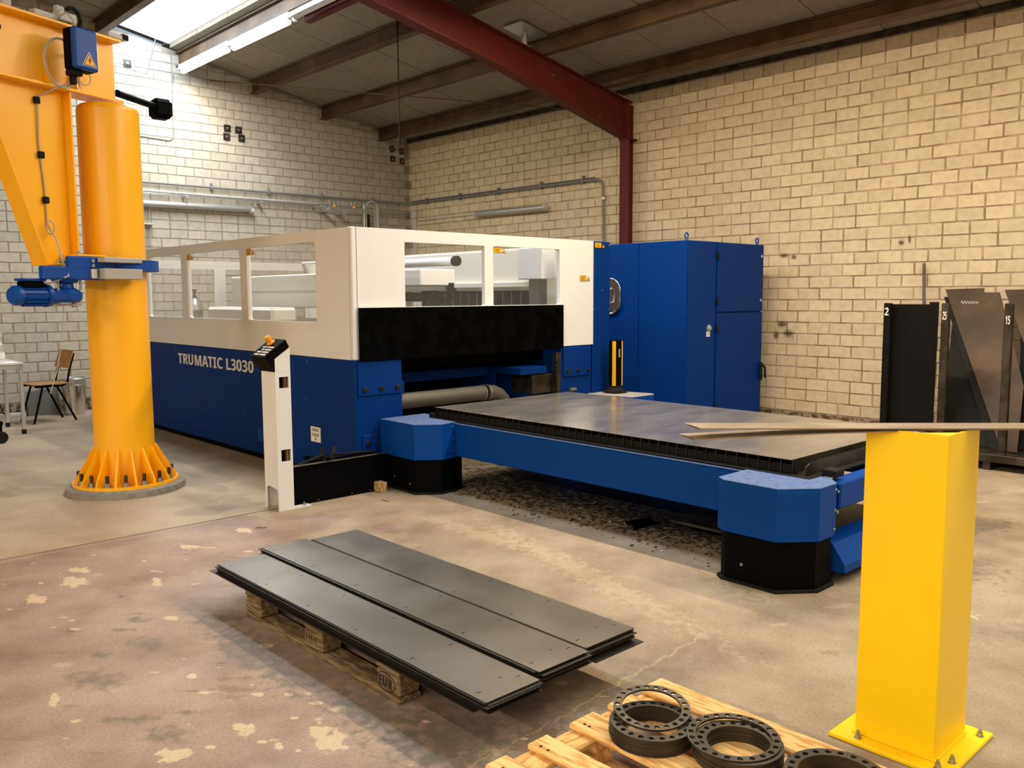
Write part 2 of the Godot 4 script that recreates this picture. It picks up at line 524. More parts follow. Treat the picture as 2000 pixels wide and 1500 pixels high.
func floor_marks() -> Array:
	var a := [[1.35, -4.87, 0.048, 0.046, 0.015, -0.052, "c"], [1.27, -4.68, 0.049, 0.047, 0.025, -0.088, "c"], [1.14, -4.77, 0.012, 0.012, 0.006, -0.024, "c"], [1.05, -4.53, 0.040, 0.038, 0.018, -0.073, "c"], [1.58, -4.39, 0.018, 0.017, 0.023, -0.060, "c"], [1.96, -4.89, 0.044, 0.042, 0.020, -0.048, "c"], [2.35, -5.00, 0.038, 0.037, 0.025, -0.052, "c"], [1.08, -4.18, 0.019, 0.018, 0.003, -0.013, "c"], [1.26, -3.17, 0.016, 0.015, 0.009, -0.020, "c"], [1.22, -2.65, 0.028, 0.026, 0.024, -0.049, "c"], [0.98, -2.65, 0.048, 0.046, 0.016, -0.040, "c"], [0.81, -3.32, 0.015, 0.014, 0.013, -0.049, "c"]]
	a.append_array([[1.39, -2.44, 0.024, 0.023, 0.050, -0.085, "c"], [1.41, -2.37, 0.024, 0.023, 0.035, -0.057, "c"], [1.38, -2.60, 0.010, 0.010, 0.004, -0.008, "c"], [1.22, -2.53, 0.016, 0.015, 0.005, -0.010, "c"], [1.25, -2.47, 0.010, 0.009, 0.013, -0.024, "c"], [1.28, -2.40, 0.008, 0.007, 0.005, -0.009, "c"], [1.53, -2.55, 0.028, 0.026, 0.013, -0.022, "c"], [1.53, -2.37, 0.012, 0.012, 0.013, -0.019, "c"], [1.40, -2.32, 0.016, 0.015, 0.014, -0.023, "c"], [1.68, -2.19, 0.018, 0.017, 0.010, -0.013, "c"], [1.37, -2.85, 0.020, 0.019, 0.009, -0.019, "c"], [1.45, -2.78, 0.013, 0.013, 0.007, -0.012, "c"]])
	a.append_array([[1.60, -2.56, 0.024, 0.023, 0.025, -0.039, "g"], [1.73, -1.94, 0.058, 0.055, 0.041, -0.046, "p"], [1.93, -1.94, 0.048, 0.046, 0.048, -0.048, "o"], [0.97, -3.40, 0.099, 0.094, 0.033, -0.106, "d"], [1.25, -3.60, 0.069, 0.066, 0.034, -0.093, "d"], [1.01, -2.80, 0.055, 0.052, 0.032, -0.083, "d"], [1.05, -3.99, 0.036, 0.034, 0.010, -0.035, "d"], [1.37, -4.28, 0.030, 0.029, 0.014, -0.042, "d"], [1.31, -3.92, 0.049, 0.047, 0.017, -0.048, "d"], [1.06, -3.63, 0.056, 0.053, 0.012, -0.040, "d"]])
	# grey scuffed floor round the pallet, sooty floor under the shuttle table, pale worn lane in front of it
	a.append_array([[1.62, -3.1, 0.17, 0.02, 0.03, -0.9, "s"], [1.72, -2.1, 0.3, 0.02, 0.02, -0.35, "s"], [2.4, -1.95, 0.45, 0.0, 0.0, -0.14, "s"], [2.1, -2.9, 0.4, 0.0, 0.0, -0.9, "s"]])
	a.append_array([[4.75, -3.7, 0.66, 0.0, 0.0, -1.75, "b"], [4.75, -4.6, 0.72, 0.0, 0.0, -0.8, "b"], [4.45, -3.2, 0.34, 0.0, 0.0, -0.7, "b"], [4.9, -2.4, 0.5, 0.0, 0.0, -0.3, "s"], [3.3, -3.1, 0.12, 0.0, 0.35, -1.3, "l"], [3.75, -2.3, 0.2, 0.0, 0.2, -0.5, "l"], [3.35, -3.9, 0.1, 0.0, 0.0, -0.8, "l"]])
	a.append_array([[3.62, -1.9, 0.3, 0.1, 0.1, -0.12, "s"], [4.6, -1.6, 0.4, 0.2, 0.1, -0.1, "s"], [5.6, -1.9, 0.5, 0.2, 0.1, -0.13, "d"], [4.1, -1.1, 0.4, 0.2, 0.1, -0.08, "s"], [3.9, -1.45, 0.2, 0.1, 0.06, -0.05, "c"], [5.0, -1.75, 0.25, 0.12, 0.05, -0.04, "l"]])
	# many small flakes and streaks in the old paint
	rng.seed = 91
	for k in 150:
		var x := rng.randf_range(0.4, 2.6)
		var z := rng.randf_range(-5.2, -1.9)
		var r := absf(rng.randfn(0.0, 0.012)) + 0.004
		var e := rng.randf_range(0.3, 0.9)
		a.append([x, z, r, r * 0.9, r * e * 0.5, -r * e, "c" if k % 3 else "l"])
	for k in 46:
		var x := rng.randf_range(0.4, 2.4)
		var z := rng.randf_range(-5.2, -2.2)
		var r := absf(rng.randfn(0.0, 0.05)) + 0.02
		a.append([x, z, r, r * 0.9, r * 0.15, -r * 0.35, "d" if k % 4 == 0 else "r"])
	for k in 40:
		var x := rng.randf_range(2.4, 7.5)
		var z := rng.randf_range(-2.6, -0.6)
		var r := absf(rng.randfn(0.0, 0.09)) + 0.03
		a.append([x, z, r, r * 0.5, r * 0.15, -r * 0.4, "w" if k % 3 else "l"])
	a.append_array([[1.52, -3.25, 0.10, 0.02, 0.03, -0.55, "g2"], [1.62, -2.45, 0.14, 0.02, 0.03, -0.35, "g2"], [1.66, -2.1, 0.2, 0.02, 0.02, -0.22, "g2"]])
	return a


func build_floor() -> void:
	var fl := thing("floor", Vector3(0, 0, 0))
	tag(fl, "worn concrete workshop floor with flaking pinkish paint on the near slab", "floor", "", "structure")
	var grain := ntex(0.09, Color(0.93, 0.925, 0.92), Color(1, 1, 1), 4, 512, 61, 0.25, 0.6)
	var spec := [[0.0, -5.36, 8.76, 0.3, true, 2048, 1330], [0.0, -11.92, 8.76, -5.37, false, 1200, 940]]
	for s in spec:
		var m := mat(Color(0.94, 0.93, 0.92), 0.62, 0.0, 0.35)
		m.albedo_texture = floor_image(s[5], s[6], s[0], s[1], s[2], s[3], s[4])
		m.roughness_texture = ntex(0.01, Color(0.7, 0.7, 0.7), Color(1, 1, 1), 4, 512, 62)
		m.detail_enabled = true
		m.detail_blend_mode = BaseMaterial3D.BLEND_MODE_MUL
		m.detail_uv_layer = BaseMaterial3D.DETAIL_UV_2
		m.detail_albedo = grain
		m.uv2_triplanar = true
		m.uv2_world_triplanar = true
		m.uv2_scale = Vector3(1.3, 1.3, 1.3)
		var g := G.new()
		g.pic(Vector3(s[0], 0, s[3]), Vector3(s[2], 0, s[3]), Vector3(s[2], 0, s[1]), Vector3(s[0], 0, s[1]), Vector3.UP)
		var k := G.new()
		k.box(Vector3(s[0], -0.2, s[1]), Vector3(s[2], -0.002, s[3]))
		obj("slab", k, M.grout, fl)
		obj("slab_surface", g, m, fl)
	var rest := tri_tex(mat(rgb(176, 162, 140), 0.8), grain, Vector3(1.3, 1.3, 1.3))
	for r in [[-8.76, -11.92, 0.0, 7.9], [0.0, 0.3, 8.76, 7.9]]:
		var g := G.new()
		g.box(Vector3(r[0], -0.2, r[1]), Vector3(r[2], 0, r[3]))
		obj("slab", g, rest, fl)


# ---------- walls ----------
func brick_mesh(w: float, h: float, sd: int) -> ArrayMesh:
	rng.seed = sd
	var g := G.new()
	var d := 0.005
	var e := 0.0035
	var fr := []
	var bk := []
	for s in [Vector2(-1, -1), Vector2(1, -1), Vector2(1, 1), Vector2(-1, 1)]:
		var p := Vector2(s.x * w / 2, s.y * h / 2) + Vector2(rng.randf_range(-1, 1), rng.randf_range(-1, 1)) * 0.0012
		bk.append(Vector3(p.x, p.y, -0.004))
		fr.append(Vector3(p.x - s.x * e, p.y - s.y * e, d))
	if sd % 4 == 0:   # a chipped corner
		fr[2] -= Vector3(0.012, 0.006, 0.001)
	g.quad(fr[0], fr[1], fr[2], fr[3], Vector3.BACK)
	for i in 4:
		var j := (i + 1) % 4
		var mid: Vector3 = (bk[i] + bk[j]) / 2
		g.quad(bk[i], bk[j], fr[j], fr[i], Vector3(mid.x, mid.y * 3, 0.02))
	return g.mesh(Vector3.ZERO)


func hidden(p: Vector3) -> bool:
	var lo := [Vector3(3.5, 0, -10.6), Vector3(7.03, 0, -6.6), Vector3(2.04, 0, -6.97), Vector3(2.66, 0, -1.2)]
	var hi := [Vector3(6.2, 1.94, -5.5), Vector3(8.4, 1.97, -5.02), Vector3(2.46, 2.85, -6.55), Vector3(2.93, 1.03, -0.96)]
	for i in 4:
		if AABB(lo[i], hi[i] - lo[i]).intersects_segment(EYE, p):
			return true
	return false


func brick_wall(wall: Node3D, along: Vector3, out: Vector3, from: float, to: float, phase: float, cam: Camera3D) -> void:
	# along: direction of the courses; the wall's plane holds wall.position
	var list := []
	var tints: Array = M.brick if out.x != 0 else M.brick_dimmed
	rng.seed = 11 if out.x != 0 else 12
	var b := Basis(Vector3.UP.cross(out), Vector3.UP, out)
	for r in 42:
		var y := 0.16 + COURSE * (r + 0.5)
		var s := phase + (BRICK / 2 if r % 2 else 0.0) + floorf((from - phase) / BRICK) * BRICK - BRICK
		var odd := rng.randi() % 9
		while s < to:
			var len := BRICK
			if rng.randf() < 0.006:
				len = BRICK / 2
			var c := s + len / 2
			s += len
			if c - len / 2 < from - 0.02 or c + len / 2 > to + 0.02:
				if c < from or c > to:
					continue
			var top := 4.06 if out.x != 0 else minf(roof(c - len / 2), roof(c + len / 2)) - 0.01
			var lo := y - COURSE / 2
			var hi := minf(y + COURSE / 2, top)
			if hi - lo < 0.03:
				continue
			var p := wall.position + along * (c - wall.position.dot(along)) + Vector3.UP * ((lo + hi) / 2)
			var big := 0.0
			var q := cam.global_transform.affine_inverse() * p
			if q.z < -0.5 and absf(q.x / q.z) < 0.61 and absf(q.y / q.z) < 0.46 and not hidden(p):
				big = absf((p - EYE).normalized().dot(out)) / p.distance_squared_to(EYE)
			list.append([big, p, len, hi - lo, rng.randi()])
	list.sort_custom(func(a, c): return a[0] > c[0])
	var meshes := []
	for k in 8:
		meshes.append(brick_mesh(BRICK - 0.011, COURSE - 0.010, 100 + k))
	var half := brick_mesh(BRICK / 2 - 0.011, COURSE - 0.010, 140)
	var rest := []
	for k in list.size():
		var f: Array = list[k]
		var bb := b.scaled_local(Vector3(1, f[3] / COURSE, 1))
		if k < 300 and f[0] > 0.0:
			var o := MeshInstance3D.new()
			o.name = "brick"
			o.mesh = half if f[2] < BRICK - 0.01 else meshes[f[4] % 8]
			o.material_override = tints[(f[4] / 8) % 6]
			wall.add_child(o, true)
			o.transform = Transform3D(bb, f[1] - wall.position)
		else:
			if f[2] < BRICK - 0.01:
				bb = bb.scaled_local(Vector3(0.48, 1, 1))
			rest.append([Transform3D(bb, f[1] - wall.position), tints[(f[4] / 8) % 6].albedo_color.srgb_to_linear()])
	var mm := MultiMesh.new()
	mm.transform_format = MultiMesh.TRANSFORM_3D
	mm.use_colors = true
	mm.mesh = meshes[1]
	mm.instance_count = rest.size()
	for k in rest.size():
		mm.set_instance_transform(k, rest[k][0])
		mm.set_instance_color(k, rest[k][1])
	var mi := MultiMeshInstance3D.new()
	mi.name = "far_bricks"
	mi.multimesh = mm
	mi.material_override = M.brick_far
	wall.add_child(mi)
	mi.set_meta("kind", "stuff")


func build_walls(cam: Camera3D) -> void:
	var r := thing("wall_right", Vector3(XR, 0, -2))
	tag(r, "long pale sand-lime brick wall behind the blue cabinet", "wall", "", "structure")
	obj("mortar_bed", G.new().box(Vector3(XR, 0, ZB), Vector3(XR + 0.24, 4.3, 8)), M.mortar, r)
	brick_wall(r, Vector3.BACK, Vector3.LEFT, ZB + 0.01, 1.5, -4.798, cam)
	var soot := Image.create(128, 128, false, Image.FORMAT_RGBA8)
	var en := noise(0.05, 4, 9)
	for y in 128:
		for x in 128:
			var d := Vector2(x - 64, y - 64) / 64.0
			var q := d.length() + en.get_noise_2d(x, y) * 0.5
			soot.set_pixel(x, y, Color(0.13, 0.08, 0.04, clampf((0.8 - q) * 0.9, 0, 0.75)))
	var sm := mat(Color.WHITE, 0.9)
	sm.albedo_texture = ImageTexture.create_from_image(soot)
	sm.transparency = BaseMaterial3D.TRANSPARENCY_ALPHA
	for s in [[-4.98, 1.88, 0.09, 0.05], [-4.86, 1.86, 0.05, 0.05], [-3.70, 1.96, 0.05, 0.05], [-3.62, 1.99, 0.025, 0.08], [-4.98, 1.12, 0.1, 0.07], [-4.9, 1.02, 0.1, 0.08], [-5.05, 1.0, 0.06, 0.08]]:
		var g := G.new()
		var c := Vector3(XR - 0.009, s[1], s[0])
		g.pic(c + Vector3(0, -s[3], -s[2]), c + Vector3(0, -s[3], s[2]), c + Vector3(0, s[3], s[2]), c + Vector3(0, s[3], -s[2]), Vector3.LEFT)
		obj("soot_stain", g, sm, r)
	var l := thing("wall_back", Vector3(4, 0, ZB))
	tag(l, "sand-lime brick gable wall, dim light put into its colour, behind the laser cutting machine", "wall", "", "structure")
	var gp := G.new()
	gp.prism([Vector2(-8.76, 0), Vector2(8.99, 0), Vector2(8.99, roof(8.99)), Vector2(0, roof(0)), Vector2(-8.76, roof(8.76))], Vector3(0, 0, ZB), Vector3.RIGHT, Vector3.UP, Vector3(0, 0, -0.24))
	obj("mortar_bed", gp, M.mortar_dimmed, l)
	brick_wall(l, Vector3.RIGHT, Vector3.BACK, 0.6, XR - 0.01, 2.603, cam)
	var w := thing("wall_left", Vector3(-8.76, 0, -2))
	tag(w, "plain far side wall of the hall", "wall", "", "structure")
	obj("wall_slab", G.new().box(Vector3(-9.0, 0, ZB), Vector3(-8.76, 4.3, 8)), M.plain_wall, w)
	var f := thing("wall_front", Vector3(0, 0, 8))
	tag(f, "plain end wall behind the viewer", "wall", "", "structure")
	var gf := G.new()
	gf.prism([Vector2(-9, 0), Vector2(9, 0), Vector2(9, roof(9)), Vector2(0, roof(0)), Vector2(-9, roof(9))], Vector3(0, 0, 8), Vector3.RIGHT, Vector3.UP, Vector3(0, 0, 0.24))
	obj("wall_slab", gf, M.plain_wall, f)
	var p := obj("trim_1", G.new().box(Vector3(XR - 0.012, 0, ZB + 0.02), Vector3(XR, 0.155, 7.9), 0.004), M.plinth)
	tag(p, "stained cement plinth at the foot of the long brick wall", "plinth", "", "structure")
	p = obj("trim_2", G.new().box(Vector3(0.6, 0, ZB), Vector3(XR - 0.02, 0.155, ZB + 0.012), 0.004), M.plinth)
	tag(p, "stained cement plinth at the foot of the gable wall", "plinth", "", "structure")
	p = obj("trim_3", G.new().box(Vector3(XR - 0.05, 3.985, ZB + 0.02), Vector3(XR, 4.045, 7.9), 0.004), M.dark_steel)  # dark tone also carries the band of shade under the eave
	tag(p, "dark wall plate, eave shade in its colour, where the roof meets the long brick wall", "wall plate", "", "structure")


# ---------- roof ----------
const PURLINS := [8.17, 7.12, 5.99, 4.93, 3.87, 2.81, 1.75, 0.6]


func build_roof() -> void:
	var c := thing("ceiling", Vector3(4, 4.5, -4))
	tag(c, "sloping ceiling of grey brown insulation panels between steel purlins", "ceiling", "", "structure")
	var edges := [8.76, 8.17, 7.12, 5.99, 4.93, 3.87, 2.81, 1.75, 0.6]
	rng.seed = 4
	for b in edges.size() - 1:
		var xa: float = edges[b + 1]
		var xb: float = edges[b]
		if b == 4:   # the rooflight bay: a strip of panel up to the edge of the opening
			xa = 4.80
		var z: float = ZB + 0.02 - (0.42 if b % 2 else 0.0)
		while z < -1.8:
			var za: float = maxf(z, ZB + 0.005)
			var zb := z + 0.885
			z += 0.885
			var d := rng.randf_range(0.0, 0.006)
			var g := G.new()
			g.prism([Vector2(xa + 0.004, roof(xa) + d), Vector2(xb - 0.004, roof(xb) + d), Vector2(xb - 0.004, roof(xb) + 0.08), Vector2(xa + 0.004, roof(xa) + 0.08)], Vector3(0, 0, za + 0.006), Vector3.RIGHT, Vector3.UP, Vector3(0, 0, zb - za - 0.012))
			obj("ceiling_panel", g, M.panel[rng.randi() % 3], c)
	# roof deck: closes the hall above the panels, open only over the rooflight
	var deck := G.new()
	for q in [[4.8, 9.0, ZB - 0.24, 8.24], [0.0, 3.95, ZB - 0.24, 8.24]]:
		deck.prism([Vector2(q[0], roof(q[0]) + 0.085), Vector2(q[1], roof(q[1]) + 0.085), Vector2(q[1], roof(q[1]) + 0.2), Vector2(q[0], roof(q[0]) + 0.2)], Vector3(0, 0, q[2]), Vector3.RIGHT, Vector3.UP, Vector3(0, 0, q[3] - q[2]))
	deck.prism([Vector2(-9, roof(9)), Vector2(0, roof(0)), Vector2(0, roof(0) + 0.2), Vector2(-9, roof(9) + 0.2)], Vector3(0, 0, ZB - 0.24), Vector3.RIGHT, Vector3.UP, Vector3(0, 0, 8.48 - ZB))
	deck.prism([Vector2(3.95, roof(3.95) + 0.11), Vector2(4.8, roof(4.8) + 0.11), Vector2(4.8, roof(4.8) + 0.2), Vector2(3.95, roof(3.95) + 0.2)], Vector3(0, 0, ZB - 0.24), Vector3.RIGHT, Vector3.UP, Vector3(0, 0, 8.48 - ZB))
	obj("roof_deck", deck, M.panel[1], c)
	var nearp := G.new()
	for q in [[4.8, 8.76], [0.0, 3.95]]:
		nearp.prism([Vector2(q[0], roof(q[0])), Vector2(q[1], roof(q[1])), Vector2(q[1], roof(q[1]) + 0.08), Vector2(q[0], roof(q[0]) + 0.08)], Vector3(0, 0, -1.4), Vector3.RIGHT, Vector3.UP, Vector3(0, 0, 9.3))
	obj("roof_lining", nearp, M.panel[0], c)
	# translucent rooflight sheets
	var w := thing("window_1", Vector3(4.375, roof(4.375), -9))
	tag(w, "bright translucent rooflight strip at the top of the gable wall", "rooflight", "", "structure")
	var zz := ZB + 0.02
	while zz < 7.0:
		var g := G.new()
		var ze := minf(zz + 2.3, 7.8)
		g.prism([Vector2(3.96, roof(3.96) + 0.06), Vector2(4.79, roof(4.79) + 0.06), Vector2(4.79, roof(4.79) + 0.09), Vector2(3.96, roof(3.96) + 0.09)], Vector3(0, 0, zz + 0.004), Vector3.RIGHT, Vector3.UP, Vector3(0, 0, ze - zz - 0.008))
		obj("rooflight_pane", g, M.sky_pane, w)
		zz += 2.3
	var names := ["first brown steel purlin, nearest the long brick wall", "second brown steel purlin up from the long brick wall", "third brown steel purlin, the last clear one before the ceiling lamps", "brown steel purlin carrying the lit ceiling lamps", "brown steel purlin beyond the bright rooflight strip", "dark steel purlin highest in the top left corner of the photo", "", ""]
	for k in 6:
		var x: float = PURLINS[k]
		var t := roof(x) - 0.014
		var g := G.new()
		for q in [[x - 0.05, t - 0.012, x + 0.05, t], [x - 0.05, t - 0.185, x + 0.05, t - 0.173], [x - 0.004, t - 0.173, x + 0.004, t - 0.012]]:
			g.box(Vector3(q[0], q[1], ZB + 0.004), Vector3(q[2], q[3], 7.9), 0.002)
		tag(obj("purlin", g, M.purlin), names[k], "purlin", "roof purlins")


func build_frame() -> void:
	var t := thing("portal_girder", Vector3(8.6, 0, -7.125), "rust red steel portal frame with haunched rafter on a column", "girder")
	var z0 := -7.2
	var z1 := -7.05
	var zw := -7.125
	var top := func(x): return roof(x) - 0.214
	# web with haunch
	var g := G.new()
	g.prism([Vector2(8.56, 3.43), Vector2(8.56, top.call(8.56) - 0.015), Vector2(0.02, top.call(0.02) - 0.015), Vector2(0.02, top.call(0.02) - 0.335), Vector2(6.35, top.call(6.35) - 0.335)], Vector3(0, 0, zw - 0.004), Vector3.RIGHT, Vector3.UP, Vector3(0, 0, 0.008))
	obj("rafter_web", g, M.red, t)
	g = G.new()
	g.prism([Vector2(8.64, top.call(8.64) - 0.014), Vector2(8.64, top.call(8.64)), Vector2(0.02, top.call(0.02)), Vector2(0.02, top.call(0.02) - 0.014)], Vector3(0, 0, z0), Vector3.RIGHT, Vector3.UP, Vector3(0, 0, z1 - z0))
	obj("rafter_top_flange", g, M.red, t)
	g = G.new()
	g.prism([Vector2(8.56, 3.43), Vector2(6.35, top.call(6.35) - 0.335), Vector2(0.02, top.call(0.02) - 0.335), Vector2(0.02, top.call(0.02) - 0.349), Vector2(6.35, top.call(6.35) - 0.349), Vector2(8.56, 3.414)], Vector3(0, 0, z0), Vector3.RIGHT, Vector3.UP, Vector3(0, 0, z1 - z0))
	obj("rafter_bottom_flange", g, M.red, t)
	obj("end_plate", G.new().box(Vector3(8.56, 3.41, z0), Vector3(8.575, top.call(8.57) - 0.014, z1), 0.002), M.red, t)
	g = G.new()
	g.box(Vector3(8.577, 0, z0), Vector3(8.592, top.call(8.58) - 0.016, z1), 0.002)
	g.box(Vector3(8.592, 0, zw - 0.005), Vector3(8.745, top.call(8.58) - 0.03, zw + 0.005))
	g.box(Vector3(8.56, 3.39, z0 - 0.005), Vector3(8.745, 3.408, z1 + 0.005), 0.002)
	obj("column", g, M.red, t)
	# mirrored half beyond the ridge
	g = G.new()
	g.prism([Vector2(-8.56, 3.43), Vector2(-8.56, top.call(8.56)), Vector2(0.0, top.call(0)), Vector2(0.0, top.call(0) - 0.349)], Vector3(0, 0, zw - 0.07), Vector3.RIGHT, Vector3.UP, Vector3(0, 0, 0.14))
	g.box(Vector3(-8.74, 0, z0), Vector3(-8.58, 3.8, z1))
	obj("far_rafter", g, M.red, t)
	for k in 5:
		var x := 8.5 - k * 0.055
		obj("bolt", G.new().lathe(Vector3(x, top.call(x), z1 - 0.02), [Vector2(0.0, 0.022), Vector2(0.011, 0.02), Vector2(0.011, 0.0)], 6), M.steel, t)
	for q in [[8.1, 3.62], [7.3, 3.98], [8.45, 3.48]]:
		obj("bolt", G.new().lathe(Vector3(q[0], q[1] - 0.01, zw + 0.004), [Vector2(0.012, 0.0), Vector2(0.012, 0.008), Vector2(0.0, 0.01)], 6, Basis(Vector3.RIGHT, PI / 2)), M.steel, t)
	# galvanised vent bracket standing on the rafter
	var b := thing("roof_bracket", Vector3(6.85, top.call(6.85), -7.13), "small galvanised bracket with round stem on top of the red rafter", "bracket")
	obj("stem", G.new().lathe(Vector3(6.85, top.call(6.85), -7.13), [Vector2(0.075, 0.0), Vector2(0.075, 0.012), Vector2(0.035, 0.03), Vector2(0.035, 0.15), Vector2(0.0, 0.15)], 14), M.zinc, b)
	g = G.new()
	g.prism([Vector2(6.66, roof(6.66) - 0.035), Vector2(7.06, roof(7.06) - 0.035), Vector2(7.06, roof(7.06) - 0.02), Vector2(6.66, roof(6.66) - 0.02)], Vector3(0, 0, -7.28), Vector3.RIGHT, Vector3.UP, Vector3(0, 0, 0.3))
	obj("head_plate", g, M.zinc, b)
	# red angle beneath the lamp row, bracing rods, hanging cable
	g = G.new()
	g.box(Vector3(5.04, 4.46, -8.75), Vector3(5.12, 4.47, -7.21), 0.002)
	g.box(Vector3(5.04, 4.47, -8.75), Vector3(5.05, 4.55, -7.21), 0.002)
	tag(obj("steel_angle", g, M.red), "short red steel angle beside the unlit end of the ceiling lamp row", "steel angle")
	var rod := func(a: Vector3, c: Vector3, r: float, label: String):
		tag(obj("brace_rod", G.new().tube([a, c], r, 6), M.purlin), label, "brace rod", "roof brace rods")
	rod.call(Vector3(5.35, 4.46, ZB + 0.02), Vector3(8.45, 3.72, -7.22), 0.008, "thin dark brace rod slanting under the purlins to the rafter end")
	rod.call(Vector3(2.4, 4.9, -11.5), Vector3(4.9, 4.62, -8.1), 0.009, "thin dark brace rod crossing in front of the bright rooflight")
	var cab := G.new()
	var pts := [Vector3(5.87, 4.57, -8.16), Vector3(5.87, 3.25, -8.16)]
	cab.tube(pts, 0.006, 6)
	var hc := thing("hanging_cable", Vector3(5.87, 3.12, -8.16), "thin dark cable hanging straight down from the ceiling near the corner", "cable")
	obj("cord", cab, M.rubber, hc)
	obj("plug", G.new().lathe(Vector3(5.87, 3.15, -8.16), [Vector2(0.0, 0.0), Vector2(0.02, 0.01), Vector2(0.02, 0.09), Vector2(0.0, 0.1)], 8), M.rubber, hc)
	obj("coupling", G.new().lathe(Vector3(5.87, 4.42, -8.16), [Vector2(0.0, 0.0), Vector2(0.014, 0.005), Vector2(0.014, 0.08), Vector2(0.0, 0.085)], 8), M.rubber, hc)
	var wi := G.new()
	wi.tube([Vector3(4.55, 4.87, ZB + 0.25), Vector3(4.48, 4.40, ZB + 0.03), Vector3(4.06, 4.44, ZB + 0.03)], 0.006, 6)
	tag(obj("wall_wire", wi, M.conduit), "thin bent wire from the rooflight down to the gable wall", "wire")
	wi = G.new()
	wi.tube([Vector3(4.83, 4.45, ZB + 0.03), Vector3(4.80, 3.61, ZB + 0.014), Vector3(4.75, 3.57, ZB + 0.014), Vector3(3.9, 3.60, ZB + 0.014)], 0.008, 6)
	tag(obj("wall_wire", wi, M.conduit), "thin white wire dropping from the ceiling lamp along the gable wall", "wire")


func area(at: Vector3, size: Vector2, e: float, c: Color, parent: Node, tilt := 0.0) -> void:
	var l := AreaLight3D.new()
	l.name = "light"
	l.area_size = size
	l.area_normalize_energy = false
	l.light_energy = e
	l.light_color = c
	l.area_range = 30.0
	l.shadow_enabled = true
	parent.add_child(l, true)
	l.position = at - origin[parent]
	l.rotation = Vector3(-PI / 2, 0, 0)
	l.rotate_object_local(Vector3.UP, tilt)


func ceiling_lamp(x: float, y: float, z0: float, z1: float, lit: Material, label: String, e: float, c: Color) -> void:
	var t := thing("ceiling_lamp", Vector3(x, y, (z0 + z1) / 2), label, "lamp", "ceiling lamps")
	var g := G.new()
	g.prism([Vector2(-0.05, 0.03), Vector2(0.05, 0.03), Vector2(0.035, 0.085), Vector2(-0.035, 0.085)], Vector3(x, y, z0), Vector3.RIGHT, Vector3.UP, Vector3(0, 0, z1 - z0))
	obj("housing", g, M.white, t)
	for e0 in [z0 + 0.02, z1 - 0.04]:
		obj("socket", G.new().box(Vector3(x - 0.022, y - 0.022, e0), Vector3(x + 0.022, y + 0.035, e0 + 0.022), 0.004), M.white, t)
	if lit:
		obj("tube", G.new().tube([Vector3(x, y, z0 + 0.045), Vector3(x, y, z1 - 0.045)], 0.034, 12), lit, t)
		area(Vector3(x, y - 0.04, (z0 + z1) / 2), Vector2(0.05, z1 - z0 - 0.1), e, c, t)


func build_lights() -> void:
	var cool := Color(1.0, 0.96, 0.88)
	var warm := Color(1.0, 0.90, 0.74)
	ceiling_lamp(4.86, 4.45, -11.68, -10.22, M.tube_cool, "glaring lit tube lamp under the roof, the one against the gable wall", LAMP_NEAR, cool)
	ceiling_lamp(4.88, 4.45, -10.20, -8.76, M.tube_cool, "glaring lit tube lamp under the roof, second from the gable wall", LAMP_NEAR, cool)
	ceiling_lamp(4.90, 4.45, -8.74, -7.26, null, "unlit white tube lamp housing ending at the red rafter", 0, cool)
	var z := -6.3
	while z < 2.5:
		ceiling_lamp(5.70, 4.36, z, z + 1.46, M.tube_warm, "warm tube lamp above the shuttle table, %s in its row from the rafter" % ORD[int((z + 6.3) / 1.6)], LAMP_WARM, warm)
		z += 1.6
	for x in [-1.2, -5.5]:  # unseen lamp rows added as fill for faces turned to the left
		z = -5.9
		while z < 6.0:
			ceiling_lamp(x, roof(x) - 0.5, z, z + 1.46, M.tube_warm, "added unseen fill lamp on the far side of the hall, %s in its %s row" % [ORD[int((z + 5.9) / 3.2)], "inner" if x > -2.0 else "outer"], LAMP_FILL * (0.35 if x > -2.0 else 2.5), Color(1.0, 0.93, 0.82))
			z += 3.2
	var w: Node = get_node("window_1")
	area(Vector3(4.375, roof(4.375) + 0.03, -9.6), Vector2(0.78, 4.5), SKYLIGHT, Color(0.86, 0.93, 1.0), w, -atan(SLOPE))
	area(Vector3(4.375, roof(4.375) + 0.03, -1.0), Vector2(0.78, 11.0), SKYLIGHT * 0.35, Color(0.86, 0.93, 1.0), w, -atan(SLOPE))


const LAMP_NEAR := 95.0
const LAMP_WARM := 125.0
const LAMP_FILL := 190.0
const ORD := ["first", "second", "third", "fourth", "fifth", "sixth", "seventh", "eighth", "ninth", "tenth", "eleventh", "twelfth", "thirteenth", "fourteenth", "fifteenth", "sixteenth", "seventeenth", "eighteenth"]
const SKYLIGHT := 9.0


